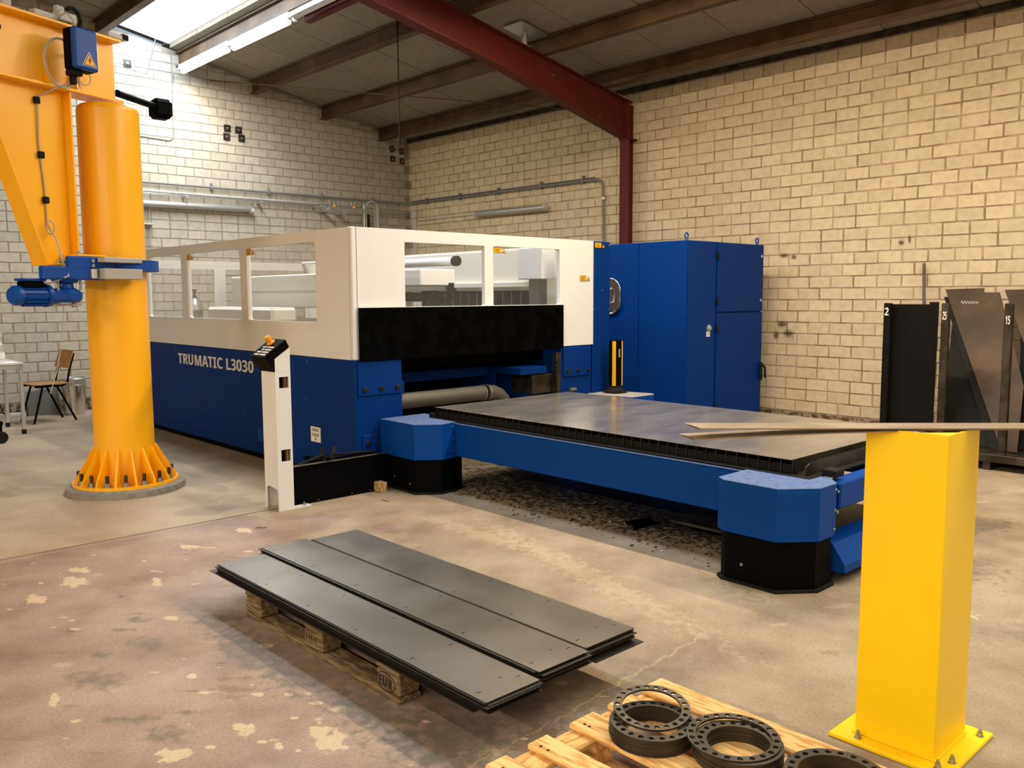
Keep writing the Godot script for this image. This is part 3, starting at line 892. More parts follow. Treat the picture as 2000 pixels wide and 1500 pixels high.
func _ready() -> void:
	var cam := Camera3D.new()
	cam.name = "camera"
	add_child(cam)
	cam.transform = Transform3D(Basis(Vector3(0.7318, -0.0049, 0.6815), Vector3(0.0730, 0.9948, -0.0713), Vector3(-0.6776, 0.1019, 0.7283)).orthonormalized(), EYE)
	cam.fov = 48.125
	cam.near = 0.05
	cam.far = 100.0
	cam.current = true
	var we := WorldEnvironment.new()
	we.name = "world"
	var en := Environment.new()
	en.background_mode = Environment.BG_SKY
	var sky := Sky.new()
	var sm := ProceduralSkyMaterial.new()
	sm.sky_top_color = Color(0.62, 0.72, 0.86)
	sm.sky_horizon_color = Color(0.80, 0.84, 0.88)
	sm.ground_bottom_color = Color(0.4, 0.38, 0.36)
	sm.ground_horizon_color = Color(0.7, 0.7, 0.7)
	sky.sky_material = sm
	en.sky = sky
	en.tonemap_mode = Environment.TONE_MAPPER_LINEAR
	en.tonemap_exposure = 0.92
	en.sdfgi_enabled = true
	en.ssao_enabled = true
	en.ssil_enabled = true
	we.environment = en
	add_child(we)
	make_materials()
	build_floor()
	build_walls(cam)
	build_roof()
	build_lights()
	build_frame()
	build_crane()
	build_machine()
	build_pillar()
	build_shuttle()
	build_cabinet()
	build_post()
	build_stacks()
	build_pine()
	build_rack()
	build_wall_gear()
	build_corner()
	build_bits()


# ---------- yellow slewing crane ----------
func build_crane() -> void:
	var C := Vector3(2.25, 0, -6.76)
	var t := thing("jib_crane", C, "big yellow pillar jib crane with a blue clamp collar and gear motor", "crane")
	var J := Transform3D(Basis(Vector3(0.934, 0, -0.358).normalized(), Vector3.UP, Vector3(0.358, 0, 0.934).normalized()), C)
	obj("grout_ring", G.new().lathe(C, [Vector2(0.0, 0.0), Vector2(0.425, 0.0), Vector2(0.42, 0.045), Vector2(0.40, 0.055), Vector2(0.0, 0.055)], 40), M.grout, t)
	obj("base_plate", G.new().lathe(C, [Vector2(0.2, 0.055), Vector2(0.375, 0.055), Vector2(0.375, 0.075), Vector2(0.2, 0.075)], 40), M.orange, t)
	obj("column", G.new().lathe(C, [Vector2(0.0, 0.06), Vector2(0.212, 0.06), Vector2(0.212, 2.80), Vector2(0.206, 2.825), Vector2(0.19, 2.84), Vector2(0.0, 2.845)], 56), M.orange, t)
	for k in 16:
		var a := TAU * (k + 0.35) / 16
		var d := Vector3(cos(a), 0, sin(a))
		var w := Vector3(-sin(a), 0, cos(a)) * 0.012
		var g := G.new()
		g.prism([Vector2(0.208, 0.075), Vector2(0.208, 0.33), Vector2(0.225, 0.33), Vector2(0.275, 0.235), Vector2(0.355, 0.105), Vector2(0.36, 0.075)], C - w / 2, d, Vector3.UP, w)
		obj("stiffener_fin", g, M.orange, t)
		a += TAU / 32
		var p := C + Vector3(cos(a), 0, sin(a)) * 0.325
		var bo := obj("anchor_bolt", G.new().lathe(p, [Vector2(0.017, 0.1), Vector2(0.014, 0.102), Vector2(0.014, 0.155), Vector2(0.011, 0.16), Vector2(0.0, 0.16)], 8), M.dark_steel, t)
		obj("nut", G.new().lathe(p, [Vector2(0.034, 0.075), Vector2(0.034, 0.08), Vector2(0.026, 0.081), Vector2(0.026, 0.105), Vector2(0.0, 0.107)], 6), M.steel, bo)
	# arm: I-section along the local x axis
	var g := G.new()
	g.xf = J
	g.box(Vector3(-4.2, 2.87, -0.1), Vector3(0.068, 2.89, 0.1), 0.003)
	g.box(Vector3(-4.2, 3.30, -0.1), Vector3(0.068, 3.32, 0.1), 0.003)
	g.box(Vector3(-4.2, 2.89, -0.007), Vector3(0.068, 3.30, 0.007))
	obj("arm", g, M.orange, t)
	for x in [-0.50, -0.30]:
		g = G.new()
		g.xf = J
		g.prism([Vector2(0.007, 2.89), Vector2(0.085, 2.89), Vector2(0.012, 3.09), Vector2(0.007, 3.09)], Vector3(x, 0, 0), Vector3.BACK, Vector3.UP, Vector3(0.012, 0, 0))
		obj("stiffener_rib", g, M.orange, t)
	g = G.new()
	g.xf = J
	g.box(Vector3(-0.369, 1.752, -0.08), Vector3(-0.355, 2.868, 0.08), 0.002)
	obj("strut", g, M.orange, t)
	g = G.new()
	g.xf = J
	g.prism([Vector2(-0.596, 1.69), Vector2(-0.61, 1.69), Vector2(-1.015, 2.868), Vector2(-1.0, 2.868)], Vector3(0, 0, -0.08), Vector3.RIGHT, Vector3.UP, Vector3(0, 0, 0.16))
	obj("brace_flange", g, M.orange, t)
	g = G.new()
	g.xf = J
	g.prism([Vector2(-0.60, 1.69), Vector2(-1.0, 2.868), Vector2(-0.37, 2.868), Vector2(-0.37, 1.752), Vector2(-0.46, 1.752), Vector2(-0.46, 1.69)], Vector3(0, 0, -0.006), Vector3.RIGHT, Vector3.UP, Vector3(0, 0, 0.012))
	obj("brace_web", g, M.orange, t)
	g = G.new()
	g.xf = J
	g.box(Vector3(-0.625, 1.672, -0.07), Vector3(-0.452, 1.689, 0.11), 0.003)
	g.box(Vector3(-0.458, 1.672, -0.09), Vector3(-0.442, 1.745, 0.11), 0.003)
	g.box(Vector3(-0.458, 1.737, -0.2), Vector3(-0.23, 1.751, 0.2), 0.003)
	obj("foot_plate", g, M.orange, t)
	for q in [[-0.52, 0.07], [-0.48, 0.07], [-0.40, 0.12]]:
		obj("bolt", G.new().lathe(J * Vector3(q[0], 1.689 if q[0] < -0.45 else 1.751, q[1]), [Vector2(0.016, 0.0), Vector2(0.016, 0.016), Vector2(0.008, 0.018), Vector2(0.008, 0.03), Vector2(0.0, 0.03)], 6), M.steel, t)
	# blue clamp collar
	var col := obj("clamp_collar", collar(J), M.gear_blue, t)
	for q in [[-0.36, 1.66, 1.73], [-0.36, 1.585, 1.655]]:
		g = G.new()
		g.xf = J
		g.box(Vector3(-0.35, 1.697 if q[1] > 1.6 else 1.58, 0.245), Vector3(-0.03, 1.732 if q[1] > 1.6 else 1.655, 0.32), 0.004)
		obj("roller_cover", g, M.grey_paint, col)
	obj("guide_roller", G.new().lathe(J * Vector3(-0.385, 1.585, 0.25), [Vector2(0.0, 0.0), Vector2(0.025, 0.0), Vector2(0.025, 0.065), Vector2(0.0, 0.065)], 14), M.zinc, col)
	for y in [1.672, 1.705]:
		obj("bolt", G.new().lathe(J * Vector3(-0.385, y, 0.241), [Vector2(0.013, 0.0), Vector2(0.013, 0.01), Vector2(0.0, 0.012)], 8, J.basis * Basis(Vector3.RIGHT, PI / 2)), M.steel, col)
	# gear motor hanging under the collar
	var mx := J * Vector3(-0.52, 1.42, 0.13)
	obj("gearbox", G.new().lathe(mx, [Vector2(0.0, 0.0), Vector2(0.085, 0.0), Vector2(0.105, 0.02), Vector2(0.108, 0.06), Vector2(0.085, 0.085), Vector2(0.055, 0.1), Vector2(0.05, 0.13), Vector2(0.085, 0.14), Vector2(0.085, 0.155), Vector2(0.0, 0.155)], 10), M.gear_blue, t)
	g = G.new()
	g.xf = J
	g.box(Vector3(-0.70, 1.425, 0.07), Vector3(-0.55, 1.515, 0.19), 0.02)
	obj("gear_housing", g, M.gear_blue, t)
	var along := J.basis * Basis(Vector3.BACK, PI / 2)
	var mo := obj("motor", G.new().lathe(J * Vector3(-0.655, 1.468, 0.13), [Vector2(0.0, 0.0), Vector2(0.075, 0.0), Vector2(0.078, 0.03), Vector2(0.06, 0.035), Vector2(0.06, 0.2), Vector2(0.066, 0.205), Vector2(0.066, 0.235), Vector2(0.05, 0.26), Vector2(0.0, 0.262)], 20, along), M.gear_blue, t)
	for k in 14:
		var a := TAU * k / 14
		g = G.new()
		g.xf = Transform3D(along, J * Vector3(-0.655, 1.468, 0.13)) * Transform3D(Basis(Vector3.UP, a), Vector3.ZERO)
		g.box(Vector3(0.058, 0.045, -0.003), Vector3(0.073, 0.195, 0.003))
		obj("cooling_fin", g, M.gear_blue, mo)
	g = G.new()
	g.xf = J
	g.box(Vector3(-0.855, 1.52, 0.10), Vector3(-0.715, 1.562, 0.19), 0.008)
	obj("terminal_box", g, M.black, mo)
	g = G.new()
	g.xf = J
	g.box(Vector3(-0.865, 1.562, 0.09), Vector3(-0.705, 1.58, 0.20), 0.006)
	obj("terminal_lid", g, M.gear_blue, mo)
	for q in [[-0.62, 0.19], [-0.45, 0.19]]:
		g = G.new()
		g.tube([J * Vector3(q[0], 1.50, q[1]), J * Vector3(q[0], 1.572, q[1])], 0.008, 6)
		obj("stay_bolt", g, M.steel, t)
	g = G.new()
	g.xf = J
	g.box(Vector3(-0.62, 1.395, 0.06), Vector3(-0.40, 1.412, 0.13), 0.003)
	g.box(Vector3(-0.44, 1.385, 0.07), Vector3(-0.415, 1.42, 0.1), 0.003)
	g.box(Vector3(-0.62, 1.40, 0.07), Vector3(-0.56, 1.425, 0.12), 0.003)
	obj("limit_switch", g, M.zinc, t)
	# control box hung from the arm
	g = G.new()
	g.xf = J
	g.box(Vector3(-0.455, 2.99, 0.15), Vector3(-0.275, 3.262, 0.235), 0.01)
	var cb := obj("control_box", g, M.black, t)
	g = G.new()
	g.xf = J
	g.box(Vector3(-0.458, 2.992, 0.225), Vector3(-0.272, 3.264, 0.275), 0.014)
	obj("cover", g, M.gear_blue, cb)
	var warn := func(s: float, d: float, called: String, m: Material):
		var w := G.new()
		w.xf = J
		w.prism([Vector2(-0.350 - s, 3.045 - s * 0.45), Vector2(-0.350 + s, 3.045 - s * 0.45), Vector2(-0.350, 3.045 + s * 1.25)], Vector3(0, 0, 0.2745), Vector3.RIGHT, Vector3.UP, Vector3(0, 0, d))
		return obj(called, w, m, cb)
	warn.call(0.055, 0.0015, "warning_sign_edge", M.paper)
	warn.call(0.049, 0.0022, "warning_sign_border", M.dark_ink)
	warn.call(0.041, 0.0028, "warning_sign", M.warn)
	g = G.new()
	g.xf = J
	g.prism([Vector2(-0.346, 3.078), Vector2(-0.360, 3.05), Vector2(-0.350, 3.052), Vector2(-0.354, 3.03), Vector2(-0.337, 3.058), Vector2(-0.346, 3.056), Vector2(-0.340, 3.078)], Vector3(0, 0, 0.277), Vector3.RIGHT, Vector3.UP, Vector3(0, 0, 0.0012))
	obj("flash_mark", g, M.dark_ink, cb)
	g = G.new()
	g.xf = J
	g.box(Vector3(-0.44, 2.955, 0.14), Vector3(-0.36, 2.992, 0.22), 0.006)
	g.box(Vector3(-0.42, 2.90, 0.15), Vector3(-0.385, 2.956, 0.19), 0.004)
	obj("cable_gland", g, M.rubber, cb)
	# festoon bits on the top flange
	for q in [["cable_rail", -0.60, 3.32, 0.02, -0.43, 3.36, 0.09], ["cable_rail", -0.43, 3.33, 0.03, -0.30, 3.39, 0.11], ["cable_rail", 0.0, 3.34, 0.0, 0.16, 3.375, 0.05], ["rail_post", -0.80, 3.32, 0.02, -0.74, 3.43, 0.06], ["rail_post", -0.37, 3.36, -0.04, -0.31, 3.46, 0.0]]:
		g = G.new()
		g.xf = J
		g.box(Vector3(q[1], q[2], q[3]), Vector3(q[4], q[5], q[6]), 0.005)
		obj(q[0], g, M.grey_plastic, t)
	g = G.new()
	g.tube(arc(J, Vector3(-0.31, 3.37, 0.08), 0.06, 0.07, -PI * 0.75, PI * 0.75, 10), 0.014, 8)
	obj("cable_bracket", g, M.rubber, t)
	g = G.new()
	g.xf = J
	g.box(Vector3(0.12, 3.345, 0.005), Vector3(0.175, 3.385, 0.055), 0.005)
	g.box(Vector3(-0.82, 3.18, 0.008), Vector3(-0.795, 3.21, 0.025), 0.003)
	obj("end_stop", g, M.rubber, t)
	# grey cables
	var cab := func(pts: Array, r: float):
		var w := G.new()
		w.tube(pts, r, 7)
		obj("cable", w, M.cable, t)
	cab.call(arc(J, Vector3(-0.46, 3.03, 0.14), 0.13, 0.16, PI * 0.3, PI * 1.75, 16), 0.008)
	cab.call(arc(J, Vector3(-0.22, 3.0, 0.05), 0.05, 0.055, 0, TAU, 14), 0.004)
	cab.call([J * Vector3(-0.29, 3.16, 0.13), J * Vector3(-0.25, 3.13, 0.06), J * Vector3(-0.25, 3.0, 0.03), J * Vector3(-0.245, 2.89, 0.02)], 0.008)
	cab.call([J * Vector3(-0.46, 3.33, 0.1), J * Vector3(-0.42, 3.37, 0.16), J * Vector3(-0.40, 3.32, 0.2), J * Vector3(-0.385, 3.26, 0.2)], 0.007)
	cab.call([J * Vector3(-0.40, 2.92, 0.16), J * Vector3(-0.50, 2.86, 0.12), J * Vector3(-0.57, 2.80, 0.02), J * Vector3(-0.575, 2.5, 0.014), J * Vector3(-0.55, 2.2, 0.014), J * Vector3(-0.545, 1.95, 0.014), J * Vector3(-0.545, 1.85, 0.10), J * Vector3(-0.545, 1.70, 0.15), J * Vector3(-0.58, 1.60, 0.25), J * Vector3(-0.68, 1.55, 0.2), J * Vector3(-0.74, 1.545, 0.15)], 0.006)
	cab.call(arc(J, Vector3(-0.55, 1.93, 0.05), 0.03, 0.045, 0, TAU, 12), 0.004)
	cab.call(arc(J, Vector3(-0.50, 1.735, 0.12), 0.04, 0.03, PI, TAU * 0.98, 8), 0.004)
	cab.call([J * Vector3(-0.52, 1.40, 0.1), J * Vector3(-0.54, 1.2, 0.1), J * Vector3(-0.60, 0.95, 0.1), J * Vector3(-0.66, 0.8, 0.1)], 0.003)
	for q in [[-0.575, 2.78], [-0.565, 2.42], [-0.55, 2.12]]:
		g = G.new()
		g.xf = J
		g.box(Vector3(q[0] - 0.02, q[1] - 0.025, 0.006), Vector3(q[0] + 0.02, q[1] + 0.02, 0.035), 0.005)
		obj("cable_clip", g, M.rubber, t)
	g = G.new()
	g.tube([Vector3(2.40, 3.0, -6.98), Vector3(2.86, 3.02, -7.37)], 0.028, 8)
	g.box(Vector3(2.80, 2.93, -7.46), Vector3(2.96, 3.09, -7.30), 0.03)
	tag(obj("limit_switch_box", g, M.black), "small black box on a short arm behind the top of the yellow column", "switch_box")  # limit switch box on a short arm, gives no light


func arc(J: Transform3D, c: Vector3, rx: float, ry: float, a0: float, a1: float, k: int) -> Array:
	var pts := []
	for i in k + 1:
		var a := lerpf(a0, a1, float(i) / k)
		pts.append(J * (c + Vector3(cos(a) * rx, sin(a) * ry, 0)))
	return pts


func collar(J: Transform3D) -> G:
	var g := G.new()
	g.lathe(J * Vector3(0, 1.645, 0), [Vector2(0.222, 0.0), Vector2(0.30, 0.0), Vector2(0.30, 0.078), Vector2(0.222, 0.078), Vector2(0.222, 0.0)], 40, J.basis)
	g.xf = J
	g.box(Vector3(-0.76, 1.575, 0.19), Vector3(-0.28, 1.662, 0.24), 0.008)
	g.box(Vector3(-0.56, 1.65, 0.19), Vector3(-0.20, 1.735, 0.24), 0.008)
	g.box(Vector3(-0.56, 1.578, 0.08), Vector3(-0.26, 1.662, 0.2), 0.004)
	g.box(Vector3(-0.40, 1.578, -0.2), Vector3(-0.26, 1.662, 0.09), 0.004)
	return g


# ---------- the laser cutting machine ----------
func frame(g: G, o: Vector3, u: Vector3, w: Vector3, d: Vector3, lo: Vector2, hi: Vector2, wins: Array, fillet := 0.025) -> void:
	# a flat panel from lo to hi with window openings that all share one sill and head, ordered along u
	var y0: float = wins[0].position.y
	var y1: float = wins[0].end.y
	var bar := func(a: Vector2, b: Vector2):
		if b.x - a.x > 1e-4 and b.y - a.y > 1e-4:
			g.prism([a, Vector2(b.x, a.y), b, Vector2(a.x, b.y)], o, u, w, d)
	bar.call(lo, Vector2(hi.x, y0))
	bar.call(Vector2(lo.x, y1), hi)
	var x := lo.x
	for r in wins:
		bar.call(Vector2(x, y0), Vector2(r.position.x, y1))
		x = r.end.x
		for cx in [[r.position.x, 1.0], [r.end.x, -1.0]]:
			for cy in [[y0, 1.0], [y1, -1.0]]:
				var p := Vector2(cx[0], cy[0])
				var poly := [p]
				for i in 5:
					var a := PI / 2 * i / 4.0
					poly.append(p + Vector2(cx[1] * fillet * (1.0 - sin(a)), cy[1] * fillet * (1.0 - cos(a))))
				g.prism(poly, o, u, w, d)
	bar.call(Vector2(x, y0), Vector2(hi.x, y1))


func build_machine() -> void:
	var X := 3.505
	var t := thing("laser_cutting_machine", Vector3(4.84, 0, -8.0), "large white and blue laser cutting machine with windowed cabin and black flap", "machine")
	var white: Material = M.white
	# long side of the cabin, facing the crane
	var side := [Rect2(-10.35, 1.25, 0.66, 0.63), Rect2(-9.55, 1.25, 0.91, 0.63), Rect2(-8.49, 1.25, 1.16, 0.63), Rect2(-7.20, 1.25, 1.18, 0.63)]
	var g := G.new()
	frame(g, Vector3(X, 0, 0), Vector3.BACK, Vector3.UP, Vector3(0.04, 0, 0), Vector2(-10.6, 0.975), Vector2(-5.545, 1.965), side)
	obj("side_panel", g, white, t)
	for r in side:
		g = G.new()
		g.box(Vector3(X + 0.018, r.position.y - 0.01, r.position.x - 0.01), Vector3(X + 0.023, r.end.y + 0.01, r.end.x + 0.01))
		obj("window_pane", g, M.glass, t)
	# front of the cabin
	var front := [Rect2(3.985, 1.37, 0.825, 0.50), Rect2(4.905, 1.37, 0.815, 0.50)]
	g = G.new()
	frame(g, Vector3(0, 0, -5.54), Vector3.RIGHT, Vector3.UP, Vector3(0, 0, 0.04), Vector2(X + 0.045, 1.3), Vector2(6.18, 1.965), front, 0.012)
	g.box(Vector3(X + 0.045, 0.975, -5.54), Vector3(3.62, 1.3, -5.50))
	g.box(Vector3(5.70, 0.985, -5.54), Vector3(6.18, 1.3, -5.50))
	obj("front_panel", g, white, t)
	obj("corner_post", G.new().box(Vector3(X, 0.975, -5.542), Vector3(X + 0.042, 1.965, -5.50), 0.006), white, t)
	for r in front:
		g = G.new()
		g.box(Vector3(r.position.x - 0.01, r.position.y - 0.01, -5.525), Vector3(r.end.x + 0.01, r.end.y + 0.01, -5.52))
		obj("window_pane", g, M.front_glass, t)
	for q in [[6.0, 1.0], [6.16, 1.0], [6.0, 1.26], [6.16, 1.25], [6.16, 1.62]]:
		obj("rivet", G.new().lathe(Vector3(q[0], q[1], -5.5), [Vector2(0.006, 0.0), Vector2(0.004, 0.003), Vector2(0.0, 0.004)], 8, Basis(Vector3.RIGHT, PI / 2)), white, t)
	# black flap over the loading opening
	g = G.new()
	g.box(Vector3(3.545, 0.966, -5.495), Vector3(5.74, 1.366, -5.465), 0.004)
	var fl := obj("loading_flap", g, M.flap, t)
	obj("flap_rim", G.new().box(Vector3(3.545, 1.3665, -5.495), Vector3(5.74, 1.371, -5.463)), M.white, fl)
	obj("inner_curtain", G.new().box(Vector3(3.95, 0.86, -5.75), Vector3(5.72, 1.3, -5.73)), M.flap, t)
	# far side and back of the cabin
	g = G.new()
	frame(g, Vector3(6.14, 0, 0), Vector3.BACK, Vector3.UP, Vector3(0.04, 0, 0), Vector2(-10.6, 0.3), Vector2(-5.55, 1.90), [Rect2(-10.3, 1.25, 1.05, 0.5), Rect2(-9.05, 1.25, 0.8, 0.5)])
	obj("far_side_panel", g, M.inner, t)
	g = G.new()
	frame(g, Vector3(0, 0, -10.6), Vector3.RIGHT, Vector3.UP, Vector3(0, 0, 0.04), Vector2(3.55, 0.1), Vector2(6.14, 1.90), [Rect2(3.7, 1.1, 1.0, 0.7), Rect2(4.85, 1.1, 1.15, 0.7)])
	obj("back_panel", g, M.inner, t)
	# blue base
	g = G.new()
	g.box(Vector3(X + 0.012, 0.06, -10.58), Vector3(X + 0.045, 0.972, -6.33), 0.004)
	obj("base_side_panel", g, M.blue, t)
	g = G.new()
	g.box(Vector3(X + 0.06, 0.0, -10.5), Vector3(X + 0.09, 0.2, -6.45))  # black strip stands for the shadow gap under the blue base
	obj("plinth", g, M.black, t)
	g = G.new()
	g.prism([Vector2(-6.325, 0.14), Vector2(-6.325, 0.972), Vector2(-5.50, 0.972), Vector2(-5.50, 0.25)], Vector3(X + 0.002, 0, 0), Vector3.BACK, Vector3.UP, Vector3(0.43, 0, 0))
	obj("base_block", g, M.blue, t)
	g = G.new()
	g.box(Vector3(5.745, 0.15, -6.2), Vector3(6.16, 0.982, -5.505), 0.006)
	obj("base_block", g, M.blue, t)
	for q in [[3.53, 3.925, 0.70, 0.965], [5.76, 6.13, 0.70, 0.97], [3.56, 3.86, 0.245, 0.40]]:
		var pl := obj("bolted_plate", G.new().box(Vector3(q[0], q[2], -5.5), Vector3(q[1], q[3], -5.485), 0.004), M.blue, t)
		for k in 3:
			var bx: float = q[0] + (q[1] - q[0]) * [0.14, 0.52, 0.9][k]
			obj("bolt", G.new().lathe(Vector3(bx, q[2] + (0.05 if q[2] > 0.5 else 0.09), -5.486), [Vector2(0.017, 0.0), Vector2(0.017, 0.02), Vector2(0.01, 0.021), Vector2(0.009, 0.012), Vector2(0.0, 0.012)], 10, Basis(Vector3.RIGHT, PI / 2)), M.dark_steel, pl)
	# slim blue column at the right of the front
	g = G.new()
	g.box(Vector3(6.182, 0.12, -6.3), Vector3(6.43, 1.962, -5.502), 0.008)
	var cl := obj("side_column", g, M.blue, t)
	for q in [[6.2, 1.32], [6.41, 1.32], [6.31, 1.5], [6.41, 1.93]]:
		obj("screw", G.new().lathe(Vector3(q[0], q[1], -5.502), [Vector2(0.007, 0.0), Vector2(0.006, 0.004), Vector2(0.0, 0.005)], 8, Basis(Vector3.RIGHT, PI / 2)), M.steel, cl)
	for q in [[0.80, 0.87], [0.18, 0.30]]:
		obj("panel_catch", G.new().box(Vector3(X - 0.02, q[0], -7.06), Vector3(X + 0.012, q[1], -6.96), 0.006), M.bright_blue, t)
	obj("floor_deck", G.new().box(Vector3(X + 0.05, 1.16, -10.5), Vector3(5.7, 1.18, -6.45)), M.dark_steel, t)
	# workings seen through the windows
	g = G.new()
	g.box(Vector3(5.85, 1.58, -8.1), Vector3(5.9, 1.90, -5.98), 0.004)
	g.box(Vector3(5.80, 1.535, -8.0), Vector3(5.86, 1.585, -5.95), 0.004)
	obj("gantry_beam", g, M.inner, t)
	obj("rail", G.new().box(Vector3(5.81, 1.50, -7.9), Vector3(5.86, 1.532, -5.95), 0.003), M.steel, t)
	var z := -5.97
	for k in 34:
		
		g = G.new()
		g.prism([Vector2(0, z), Vector2(-0.035, z - 0.022), Vector2(0, z - 0.044), Vector2(0.006, z - 0.022)], Vector3(5.86, 1.17, 0), Vector3.RIGHT, Vector3.BACK, Vector3(0, 0.33, 0))
		obj("bellows_fold", g, M.black, t)
		if k % 3 == 0:
			obj("bellows_rod", G.new().tube([Vector3(5.822, 1.18, z - 0.022), Vector3(5.822, 1.49, z - 0.022)], 0.003, 5), M.steel, t)
		z -= 0.044
	g = G.new()
	g.box(Vector3(5.69, 1.605, -6.03), Vector3(5.865, 1.90, -5.70), 0.008)
	obj("corner_housing", g, M.white, t)
	obj("corner_stand", G.new().box(Vector3(5.74, 1.17, -5.93), Vector3(5.86, 1.605, -5.80), 0.004), M.duct, t)
	g = G.new()
	g.box(Vector3(4.96, 1.55, -6.95), Vector3(5.39, 1.71, -6.6), 0.01)
	var hd := obj("cutting_head", g, M.white, t)
	g = G.new()
	g.box(Vector3(4.98, 1.50, -6.9), Vector3(5.36, 1.55, -6.62), 0.004)
	obj("carriage", g, M.steel, hd)
	g = G.new()
	g.box(Vector3(5.10, 1.20, -6.78), Vector3(5.22, 1.50, -6.64), 0.01)
	g.box(Vector3(4.99, 1.40, -6.9), Vector3(5.30, 1.49, -6.66), 0.01)
	g.tube([Vector3(5.08, 1.42, -6.6), Vector3(5.02, 1.36, -6.58), Vector3(5.0, 1.28, -6.6), Vector3(5.06, 1.2, -6.64)], 0.025, 8)
	g.tube([Vector3(5.16, 1.45, -6.62), Vector3(5.28, 1.43, -6.60), Vector3(5.32, 1.38, -6.62), Vector3(5.2, 1.32, -6.66)], 0.02, 8)
	g.tube([Vector3(5.32, 1.54, -6.6), Vector3(5.38, 1.52, -6.6), Vector3(5.40, 1.45, -6.62), Vector3(5.33, 1.41, -6.64)], 0.012, 8)
	g.box(Vector3(5.3, 1.5, -6.68), Vector3(5.36, 1.58, -6.58), 0.006)
	obj("nozzle_block", g, M.black, hd)
	obj("cutting_bridge", G.new().box(Vector3(4.8, 1.33, -10.3), Vector3(4.94, 1.70, -7.62), 0.012), M.inner, t)
	obj("bridge_seam", G.new().box(Vector3(4.797, 1.512, -10.0), Vector3(4.8, 1.518, -7.65)), M.steel, t)
	obj("drive_cover", G.new().box(Vector3(4.3, 1.18, -9.9), Vector3(4.6, 1.34, -8.3), 0.03), M.inner, t)
	g = G.new()
	g.tube([Vector3(5.5, 1.80, -7.9), Vector3(5.5, 1.80, -6.75)], 0.045, 12)
	obj("beam_tube", g, M.white, t)
	obj("tube_cap", G.new().tube([Vector3(5.5, 1.80, -6.75), Vector3(5.5, 1.80, -6.70)], 0.052, 12), M.rubber, t)
	obj("top_rail", G.new().box(Vector3(5.93, 1.895, -10.55), Vector3(5.98, 1.92, -5.6), 0.003), M.white, t)
	for q in [-9.4, -8.2]:
		obj("inner_post", G.new().box(Vector3(6.05, 1.2, q), Vector3(6.12, 1.89, q + 0.09), 0.004), M.grey_plastic, t)
	# loading opening below the flap, kept dark by added black liner sheets
	obj("opening_back", G.new().box(Vector3(3.56, 0.02, -7.6), Vector3(6.12, 1.15, -7.58)), M.black, t)
	obj("opening_side", G.new().box(Vector3(6.105, 0.02, -7.58), Vector3(6.13, 1.15, -6.22)), M.black, t)
	obj("opening_side", G.new().box(Vector3(3.56, 0.02, -7.58), Vector3(3.58, 1.15, -6.34)), M.black, t)
	obj("opening_roof", G.new().box(Vector3(3.56, 1.1, -7.58), Vector3(6.13, 1.12, -5.76)), M.black, t)
	obj("cross_beam", G.new().box(Vector3(3.95, 0.715, -6.1), Vector3(5.28, 0.80, -6.0), 0.006), M.blue, t)
	obj("beam_stop", G.new().box(Vector3(3.945, 0.68, -5.6), Vector3(4.0, 0.78, -5.55), 0.006), M.blue, t)
	g = G.new()
	g.box(Vector3(5.28, 0.74, -6.5), Vector3(5.62, 0.805, -5.56), 0.006)
	g.box(Vector3(5.3, 0.52, -6.5), Vector3(5.34, 0.74, -5.95), 0.004)
	g.box(Vector3(5.44, 0.52, -6.45), Vector3(5.6, 0.74, -5.62), 0.004)
	obj("lift_rail", g, M.blue, t)
	g = G.new()
	g.box(Vector3(5.43, 0.56, -5.85), Vector3(5.72, 0.73, -5.56), 0.006)
	g.box(Vector3(5.68, 0.53, -5.56), Vector3(5.735, 0.93, -5.50), 0.004)
	var dr := obj("chain_drive", g, M.dark_steel, t)
	for k in 7:
		obj("chain_link", G.new().box(Vector3(5.66, 0.56 + k * 0.045, -5.505), Vector3(5.685, 0.585 + k * 0.045, -5.485), 0.004), M.rubber, dr)
	obj("edge_strip", G.new().box(Vector3(5.2, 0.508, -5.56), Vector3(5.72, 0.516, -5.52)), M.grey_paint, t)
	obj("pneumatic_valve", G.new().tube([Vector3(5.82, 0.575, -5.47), Vector3(5.90, 0.575, -5.47)], 0.02, 8), M.steel, t)
	# lettering and stickers
	text("model_lettering", "TRUMATIC L3030", Vector3(X + 0.012, 0.775, -8.84), Vector3.BACK, Vector3.LEFT, 1.68, 0.108, M.letter, t)
	g = G.new()
	g.box(Vector3(X - 0.001, 0.285, -6.165), Vector3(X + 0.003, 0.412, -6.015))
	var st := obj("instruction_sign", g, M.paper, t)
	for y in [0.283, 0.410]:
		obj("sign_edge", G.new().box(Vector3(X - 0.0025, y, -6.167), Vector3(X + 0.003, y + 0.004, -6.013)), M.dark_ink, st)
	for k in 4:
		obj("print_line", G.new().box(Vector3(X - 0.002, 0.388 - k * 0.014 - 0.012 * (k / 2), -6.145), Vector3(X - 0.0005, 0.394 - k * 0.014 - 0.012 * (k / 2), -6.035 - 0.01 * (k % 2))), M.dark_ink, st)
	g = G.new()
	g.prism([Vector2(-6.09, 0.296), Vector2(-6.102, 0.314), Vector2(-6.093, 0.314), Vector2(-6.093, 0.33), Vector2(-6.087, 0.33), Vector2(-6.087, 0.314), Vector2(-6.078, 0.314)], Vector3(X - 0.002, 0, 0), Vector3.BACK, Vector3.UP, Vector3(0.0015, 0, 0))
	obj("arrow_mark", g, M.dark_ink, st)
	laser_label(t, Vector3(4.91, 1.81, -5.498), Vector3.RIGHT, Vector3.BACK)
	laser_label(t, Vector3(5.99, 1.585, -5.498), Vector3.RIGHT, Vector3.BACK)
	laser_label(t, Vector3(6.20, 1.90, -5.499), Vector3.RIGHT, Vector3.BACK)
